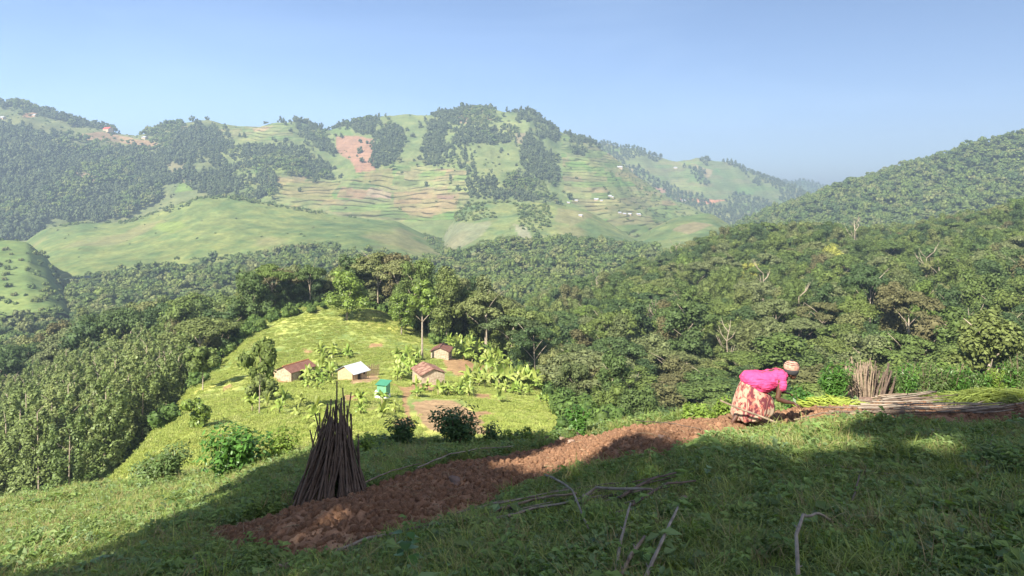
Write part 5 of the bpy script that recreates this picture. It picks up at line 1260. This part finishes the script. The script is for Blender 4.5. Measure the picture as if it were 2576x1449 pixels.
wn, wf = K(1425, 885, -.13), K(1330, 775, .14)
ch = [
 [(K(690, 520), .125), (K(850, 520), .115), (K(1020, 480), .12), (K(1160, 440), .125), (K(1230, 420), .09)],
 [(K(1230, 420), .075), (K(1290, 415), .052), (K(1370, 400), .05)],
 [(K(1170, 430), .09), (K(1195, 470, -.16), .062), (K(1180, 560, -.185), .053), (K(1128, 770, -.21), .041), (K(1145, 800, -.21), .040), (K(1260, 845, -.18), .039), (wn, .025)],
 [(K(1170, 430), .09), (K(1210, 460, .16), .062), (K(1200, 580, .185), .05), (K(1175, 740, .2), .040), (K(1190, 752, .2), .038), (K(1260, 760, .17), .036), (wf, .025)],
 [(K(700, 540, -.055), .10), (K(640, 820, -.065), .075), (K(590, 950, -.07), .055), (K(500, 1080, -.09), .052), (K(395, 1215, -.11), .036), (K(372, 1265, -.11), .036)],
 [(K(372, 1268, -.11), .034), (K(400, 1280, -.12), .032), (K(470, 1292, -.125), .026), (K(520, 1298, -.13), .018)], [(K(372, 1268, -.11), .034), (K(345, 1285, -.11), .030)],
 [(K(700, 540, .055), .10), (K(800, 820, .11), .082), (K(870, 960, .12), .06), (K(850, 1100, .12), .055), (K(800, 1235, .12), .036), (K(795, 1275, .12), .036)],
 [(K(795, 1275, .12), .033), (K(850, 1288, .125), .03), (K(930, 1296, .13), .02)], [(K(795, 1275, .12), .033), (K(770, 1286, .12), .03)],
]
ch += fingers(wn, (.85, .15, -.45), (-.35, .1, -.8), curl=.35)+fingers(wf, (.8, -.1, -.1), (0, -.3, -.9), curl=1.0)
hx, hy = 1415, 355
ells = [(K(hx, hy), (.100, .076, .108), RY(.25)), (K(hx+35, hy+75), (.066, .060, .075), RY(.1)), (K(1455, 468), (.036, .040, .030), RY(.3)),
        (K(1492, 418), (.016, .014, .022), RY(-.3)), (K(1497, 430), (.013, .018, .011), None), (K(1482, 458), (.013, .024, .008), None), (K(1480, 471), (.012, .021, .008), None),
        (K(1478, 392), (.022, .055, .012), None), (K(1462, 432, -.035), (.030, .022, .024), None), (K(1462, 432, .035), (.030, .022, .024), None),
        (K(1392, 412, -.072), (.016, .010, .030), RY(.2)), (K(1392, 412, .072), (.016, .010, .030), RY(.2))]
bd = blob_mesh('body', ch, ells, M_skin, .006, 3); bd.parent = W
M_eye = simple('eye_white', (.6, .57, .5), (.5, .47, .42), 5, .3, 0); M_iris = simple('iris', (.02, .012, .008), (.02, .012, .008), 5, .2, 0)
for s_ in (-1, 1):
    m = MB(); V, Fv = ico(2); m.add([Vector(v_)*.0115+K(1474, 408, s_*.030) for v_ in V], [tuple(f) for f in Fv]); eo = link('eye', m.mesh('eye', M_eye, True), W)
    m = MB(); m.add([Vector(v_)*.006+K(1474, 408, s_*.030)+Vector((.0075, 0, -.002)) for v_ in V], [tuple(f) for f in Fv]); link('pupil', m.mesh('pupil', M_iris, True), eo)
# shirt
M_pink, nt, b = mat_base('pink_cotton'); nz = noise(nt, 7, 4); nt.links.new(ramp(nt, nz, [(.35, (.63, .05, .17)), (.65, (.70, .075, .21))]), b.inputs['Base Color']); b.inputs['Roughness'].default_value = .9
tc_ = N(nt, 'ShaderNodeTexCoord'); mp = N(nt, 'ShaderNodeMapping'); mp.inputs['Rotation'].default_value = (0, .6, 0); mp.inputs['Scale'].default_value = (3, 3, 14); nt.links.new(tc_.outputs['Object'], mp.inputs[0])
fn = N(nt, 'ShaderNodeTexNoise'); fn.inputs['Scale'].default_value = 1.6; fn.inputs['Detail'].default_value = 3; fn.inputs['Distortion'].default_value = .8; nt.links.new(mp.outputs[0], fn.inputs['Vector']); bump(nt, b, fn.outputs['Fac'], .9, .05)
sh = []
for d in (-.07, 0, .07):
    sh.append([(K(675, 440+60, d), .120 if d else .135), (K(800, 520, d), .150), (K(930, 545, d), .165), (K(1040, 510, d), .155), (K(1140, 455, d), .125), (K(1225, 425, d*1.2), .095), (K(1275, 430, d*.9), .075)])
    sh.append([(K(720, 560, d), .13), (K(830, 610, d), .12), (K(950, 625, d), .105), (K(1040, 600, d), .09)])
for s_ in (-1, 1): sh.append([(K(1200, 450, s_*.10), .10), (K(1215, 475, s_*.16), .085), (K(1218, 545, s_*.19), .076), (K(1210, 590, s_*.20), .070)])
so_ = blob_mesh('shirt', sh, [], M_pink, .009, 8); so_.parent = W
tx_ = bpy.data.textures.new('cloth_folds', 'CLOUDS'); tx_.noise_scale = .11; md = so_.modifiers.new('folds', 'DISPLACE'); md.texture = tx_; md.strength = .026; md.mid_level = .5; md.texture_coords = 'LOCAL'
tx2 = bpy.data.textures.new('fine_folds', 'WOOD'); tx2.wood_type = 'BANDNOISE'; tx2.noise_scale = .12; tx2.turbulence = 9; md = so_.modifiers.new('creases', 'DISPLACE'); md.texture = tx2; md.strength = .013; md.mid_level = .5; md.texture_coords = 'LOCAL'
# skirt
M_sk, nt, b = mat_base('printed_skirt'); tcx = N(nt, 'ShaderNodeTexCoord'); mp = N(nt, 'ShaderNodeMapping'); mp.inputs['Scale'].default_value = (1, 1, .6); mp.inputs['Rotation'].default_value = (0, .5, 0); nt.links.new(tcx.outputs['Object'], mp.inputs[0])
n1 = N(nt, 'ShaderNodeTexNoise'); n1.inputs['Scale'].default_value = 6.5; n1.inputs['Detail'].default_value = 4; n1.inputs['Distortion'].default_value = 1.6; nt.links.new(mp.outputs[0], n1.inputs['Vector'])
n2 = N(nt, 'ShaderNodeTexNoise'); n2.inputs['Scale'].default_value = 17; n2.inputs['Detail'].default_value = 2; n2.inputs['Distortion'].default_value = 1.2; nt.links.new(mp.outputs[0], n2.inputs['Vector'])
c = ramp(nt, n1.outputs['Fac'], [(.52, (.38, .28, .20)), (.56, (.30, .13, .10)), (.60, (.15, .035, .045)), (.75, (.12, .03, .04))])
k2 = ramp(nt, n2.outputs['Fac'], [(.58, 0), (.62, 1)]); c = mixc(nt, k2, c, (.42, .13, .10)); nt.links.new(c, b.inputs['Base Color']); b.inputs['Roughness'].default_value = .9
RG = [((612, 452), (800, 735), .175), ((560, 540), (950, 735), .205), ((512, 640), (1050, 770), .215), ((470, 750), (1088, 830), .22), ((438, 860), (1118, 920), .225), ((418, 960), (1130, 1000), .225), ((400, 1050), (1125, 1070), .215), ((385, 1110), (1090, 1115), .215), ((400, 1180), (1030, 1160), .205), ((455, 1235), (930, 1195), .19)]
NA = 96; V = []; 
for i, (l, r_, dp) in enumerate(RG):
    a0, a1 = K(*l), K(*r_); c_ = (a0+a1)/2; hx_ = (a1-a0)/2; t = i/(len(RG)-1)
    for k in range(NA):
        th = 2*math.pi*k/NA; fo = 1+.075*t*math.sin(9*th+.8*math.sin(3*th)+t)+.03*t*math.sin(23*th+4*t)
        V.append(c_+hx_*math.cos(th)*fo+Vector((0, math.sin(th)*dp*fo, .012*t*math.sin(7*th))))
me = bpy.data.meshes.new('skirt'); me.from_pydata([v_[:] for v_ in V], [], [(i*NA+k, i*NA+(k+1) % NA, (i+1)*NA+(k+1) % NA, (i+1)*NA+k) for i in range(len(RG)-1) for k in range(NA)]); me.materials.append(M_sk); me.polygons.foreach_set('use_smooth', [True]*len(me.polygons))
so_ = link('skirt', me, W); md = so_.modifiers.new('sub', 'SUBSURF'); md.levels = md.render_levels = 1; md = so_.modifiers.new('thick', 'SOLIDIFY'); md.thickness = .004
# hat
def lathe(pr, c0, tilt, mat, name, par, ys=.82, n=28, wav=0):
    V = []; Fc = []
    for (rr, h) in pr:
        for k in range(n):
            a = 2*math.pi*k/n; v_ = Vector((rr*math.cos(a), rr*ys*math.sin(a), h)); V.append(Matrix.Rotation(tilt, 3, 'Y') @ v_+c0)
    for i in range(len(pr)-1):
        for k in range(n): Fc.append((i*n+k, i*n+(k+1) % n, (i+1)*n+(k+1) % n, (i+1)*n+k))
    me = bpy.data.meshes.new(name); me.from_pydata([v_[:] for v_ in V], [], Fc); me.materials.append(mat); me.polygons.foreach_set('use_smooth', [True]*len(me.polygons)); return link(name, me, par)
M_knit = simple('knitted_cream', (.52, .36, .27), (.42, .15, .11), 22, .95, .6, .01); M_kb = simple('knitted_black', (.03, .03, .035), (.05, .05, .05), 20, .95, .6, .01)
hc = K(1420, 345); T = .12
hat = lathe([(.118, -.005), (.128, .02), (.130, .05), (.124, .085), (.108, .112), (.085, .130), (.05, .142), (.0, .146)], hc+Vector((.0, 0, .015)), T, M_knit, 'hat', W)
lathe([(.112, -.055), (.120, -.045), (.124, -.01), (.122, .022), (.116, .022), (.112, -.02), (.108, -.055)], hc, T, M_kb, 'hat_band', hat)
for hh, rr in ((.092, .1195), (.118, .1035)): lathe([(rr+.004, hh-.006), (rr+.008, hh), (rr+.002, hh+.007)], hc+Vector((0, 0, .015)), T, M_kb, 'stripe', hat)
m = MB(); V, Fv = ico(2); m.add([Vector(v_)*.028+hc+Vector((.01, 0, .165)) for v_ in V], [tuple(f) for f in Fv]); link('pompom', m.mesh('pompom', M_kb, True), hat)
# digging stick leaning by her skirt
A0, A1 = W.matrix_world if False else None, None
def wk(a, b_, d): return pw+K(a, b_, d)+Vector((0, 0, body_z))
m = MB(); pts = [wk(95, 800, -.30), wk(400, 925, -.33), wk(750, 1045, -.36), wk(1050, 1160, -.40), wk(1320, 1262, -.43)]
m.tube(pts, [.014, .016, .018, .019, .021], 9); o = link('wooden_handle', m.mesh('wooden_handle', M_polel, True)); tag(o, 'long wooden handle slanting across the front of the patterned skirt down to the soil', 'pole')

# ------------------------------------------------------------------ the hillside behind the viewer and the trees on it that shade the foreground
xs_, ys_ = np.meshgrid(np.linspace(-70, 70, 120), np.linspace(-70, 1.3, 70)); zz = -1.66-.27*ys_+.12*xs_-.15*np.clip(1.3-ys_, 0, 1)*0+.25*fbm(xs_/6, ys_/6, 4, 3)*np.clip((1-ys_)/6, 0, 1)
ii = np.arange(xs_.size).reshape(xs_.shape); me = new_mesh('upper_hillside', np.stack([xs_.ravel(), ys_.ravel(), zz.ravel()], 1), np.stack([ii[:-1, :-1].ravel(), ii[:-1, 1:].ravel(), ii[1:, 1:].ravel(), ii[1:, :-1].ravel()], 1), M_near, True)
a_ = me.color_attributes.new('Col', 'FLOAT_COLOR', 'POINT'); a_.data.foreach_set('color', np.tile(np.array([.08, .11, .035, 1], np.float32), xs_.size)); tag(link('upper_hillside', me), kind='structure')
SB = [(-200, 1449), (150, 1449), (300, 1400), (430, 1335), (560, 1245), (690, 1182), (800, 1130), (900, 1112), (1000, 1108), (1400, 1106), (1440, 1128), (1560, 1122), (1680, 1104), (1800, 1112), (1960, 1098), (2100, 1072), (2250, 1052), (2420, 1040), (2576, 1030), (3000, 1030)]
SP = [tuple(hitn(*q)[:2]) for q in SB]
iL = [i for i, q in enumerate(SB) if 900 <= q[0] <= 1400]
for i in iL: SP[i] = (SP[i][0]*1.10, SP[i][1]*1.10)
SP = [(-9, 3)]+SP+[(20, 14), (18, 1.5), (-4, 1.5)]
HL = [[(1285, 1170), (1400, 1155), (1490, 1165), (1470, 1195), (1390, 1208), (1300, 1210)], [(1780, 1120), (1870, 1098), (2050, 1092), (2085, 1110), (2080, 1165), (2010, 1178), (1900, 1160)], [(2200, 1128), (2330, 1118), (2500, 1150), (2490, 1165), (2340, 1145), (2210, 1145)],
      [(1950, 1085), (2140, 1060), (2180, 1080), (2100, 1100)]]
HL = [[tuple(hitn(*q)[:2]) for q in h] for h in HL]
sv = Vector(SUNDIR); rr_ = random.Random(21)
q = np.random.default_rng(77); cx_ = q.uniform(-12, 20, 60000); cy_ = q.uniform(1, 20, 60000)
RC = .62
def inside(x, y):
    m = inpoly(x, y, SP)
    for h in HL: m &= ~inpoly(x, y, h)
    return m
ok = inside(cx_, cy_)
for a in np.arange(0, 6.28, .785):
    # a clump of radius RC throws a patch that stretches along the sun direction
    ux, uy = math.cos(a)*RC, math.sin(a)*RC; al = (ux*sv.x+uy*sv.y)/math.hypot(sv.x, sv.y); k = .55
    ok &= inside(cx_+ux*.8+al*sv.x*k, cy_+uy*.8+al*sv.y*k)
cx_, cy_ = cx_[ok], cy_[ok]; keepi = []
for i in range(len(cx_)):
    if all((cx_[i]-cx_[j])**2+(cy_[i]-cy_[j])**2 > .80**2 for j in keepi[-900:]): keepi.append(i)
cx_, cy_ = cx_[keepi], cy_[keepi]; print('shade clumps', len(cx_))
SITES = [(-26, -13), (-19, -19), (-12, -15), (-7, -20), (0, -17), (5, -22), (-15, -9)]
grp = {i: [] for i in range(len(SITES))}
for x, y in zip(cx_, cy_):
    g0 = Vector((x, y, float(SHEETS['near'].z(np.array([x]), np.array([y]))[0]))); t = rr_.uniform(27, 35)
    p = g0+sv*t; j = min(range(len(SITES)), key=lambda k: (SITES[k][0]-p.x)**2+(SITES[k][1]-p.y)**2); grp[j].append(p)
for j, (sx, sy) in enumerate(SITES):
    if not grp[j]: continue
    cxm = sum(p.x for p in grp[j])/len(grp[j]); cym = sum(p.y for p in grp[j])/len(grp[j]); zb = -1.66-.27*cym+.12*cxm
    top = sum(p.z for p in grp[j])/len(grp[j])
    e = empty('shade_tree', (cxm, cym, zb)); tag(e, 'tree standing on the hillside behind the viewer, shading the foreground grass', 'tree', 'trees behind the viewer that shade the foreground')
    cl = [((p.x-cxm, p.y-cym, p.z-zb), RC*rr_.uniform(.95, 1.25)) for p in grp[j]]
    link('crown', crown_mesh('crown', cl, M_leaf, 500+j, 70, .16, 1, .92, jit=.2), e)
    m = MB(); m.tube([(0, 0, -.8), (.1, 0, (top-zb)*.5), (0, .1, top-zb)], [.3, .22, .1], 8)
    for p in grp[j][::6]:
        d_ = Vector((p.x-cxm, p.y-cym, p.z-zb)); m.tube([(0, 0, (top-zb)*.55), d_*.55+Vector((0, 0, (top-zb)*.25)), d_], [.09, .06, .02], 5)
    link('trunk', m.mesh('trunk', M_barkd, True), e)
# ------------------------------------------------------------------ air, light, camera
def haze():
    m = bpy.data.materials.new('haze'); m.use_nodes = True; nt = m.node_tree
    for x in list(nt.nodes):
        if x.type != 'OUTPUT_MATERIAL': nt.nodes.remove(x)
    v = nt.nodes.new('ShaderNodeVolumePrincipled'); v.inputs['Density'].default_value = HAZE_D; v.inputs['Color'].default_value = (.62, .80, 1, 1)
    v.inputs['Anisotropy'].default_value = .2
    nt.links.new(v.outputs[0], nt.nodes['Material Output'].inputs['Volume'])
    b = MB().box((0, 2300, 10), (8200, 5600, 714)); o = link('haze', b.mesh('haze', m)); tag(o, kind='stuff', label='thin blue haze filling the valley air')
HAZE_D = .0002
SUN_AZ = math.radians(SUNAZ); SUN_EL = math.radians(SUNEL)
if USE_HAZE: haze()
w = bpy.data.worlds.new('World'); scene.world = w; w.use_nodes = True; nt = w.node_tree
bg = nt.nodes['Background']; sk = nt.nodes.new('ShaderNodeTexSky'); sk.sky_type = 'NISHITA'; sk.sun_disc = False
sk.sun_elevation = SUN_EL; sk.sun_rotation = -SUN_AZ; sk.altitude = 1800; sk.air_density = .68; sk.dust_density = 5; sk.ozone_density = 2.6
tc0 = nt.nodes.new('ShaderNodeTexCoord'); mp0 = nt.nodes.new('ShaderNodeMapping'); mp0.inputs['Scale'].default_value = (1.2, 1.2, 5); mp0.inputs['Rotation'].default_value = (0, .25, 0)
nz0 = nt.nodes.new('ShaderNodeTexNoise'); nz0.inputs['Scale'].default_value = 1.6; nz0.inputs['Detail'].default_value = 5; nz0.inputs['Distortion'].default_value = .6
nt.links.new(tc0.outputs['Generated'], mp0.inputs[0]); nt.links.new(mp0.outputs[0], nz0.inputs['Vector'])
wisp = ramp(nt, nz0.outputs['Fac'], [(.45, (0, 0, 0)), (.75, (.07, .07, .07))])
sky = mixc(nt, wisp, sk.outputs[0], (7.2, 9.0, 11.0))
nt.links.new(sky, bg.inputs[0]); bg.inputs[1].default_value = .07
sl = bpy.data.lights.new('sun', 'SUN'); sl.energy = 4.6; sl.angle = math.radians(.5); sl.color = (1, .93, .80)
so = bpy.data.objects.new('sun', sl); COL.objects.link(so)
so.rotation_euler = Vector(SUNDIR).to_track_quat('Z', 'Y').to_euler()
cam = bpy.data.cameras.new('camera'); co = bpy.data.objects.new('camera', cam); COL.objects.link(co)
cam.sensor_width = 36; cam.lens = 36*F/2576; co.location = (0, 0, 0); co.rotation_euler = (math.radians(90), 0, 0)
cam.shift_y = -(724.5-HZ)/2576; cam.clip_start = .1; cam.clip_end = 90000
scene.camera = co
scene.render.resolution_x = 1024; scene.render.resolution_y = 576
vs = scene.view_settings; vs.view_transform = 'Standard'; vs.look = 'None'; vs.exposure = 1.6; vs.gamma = 1
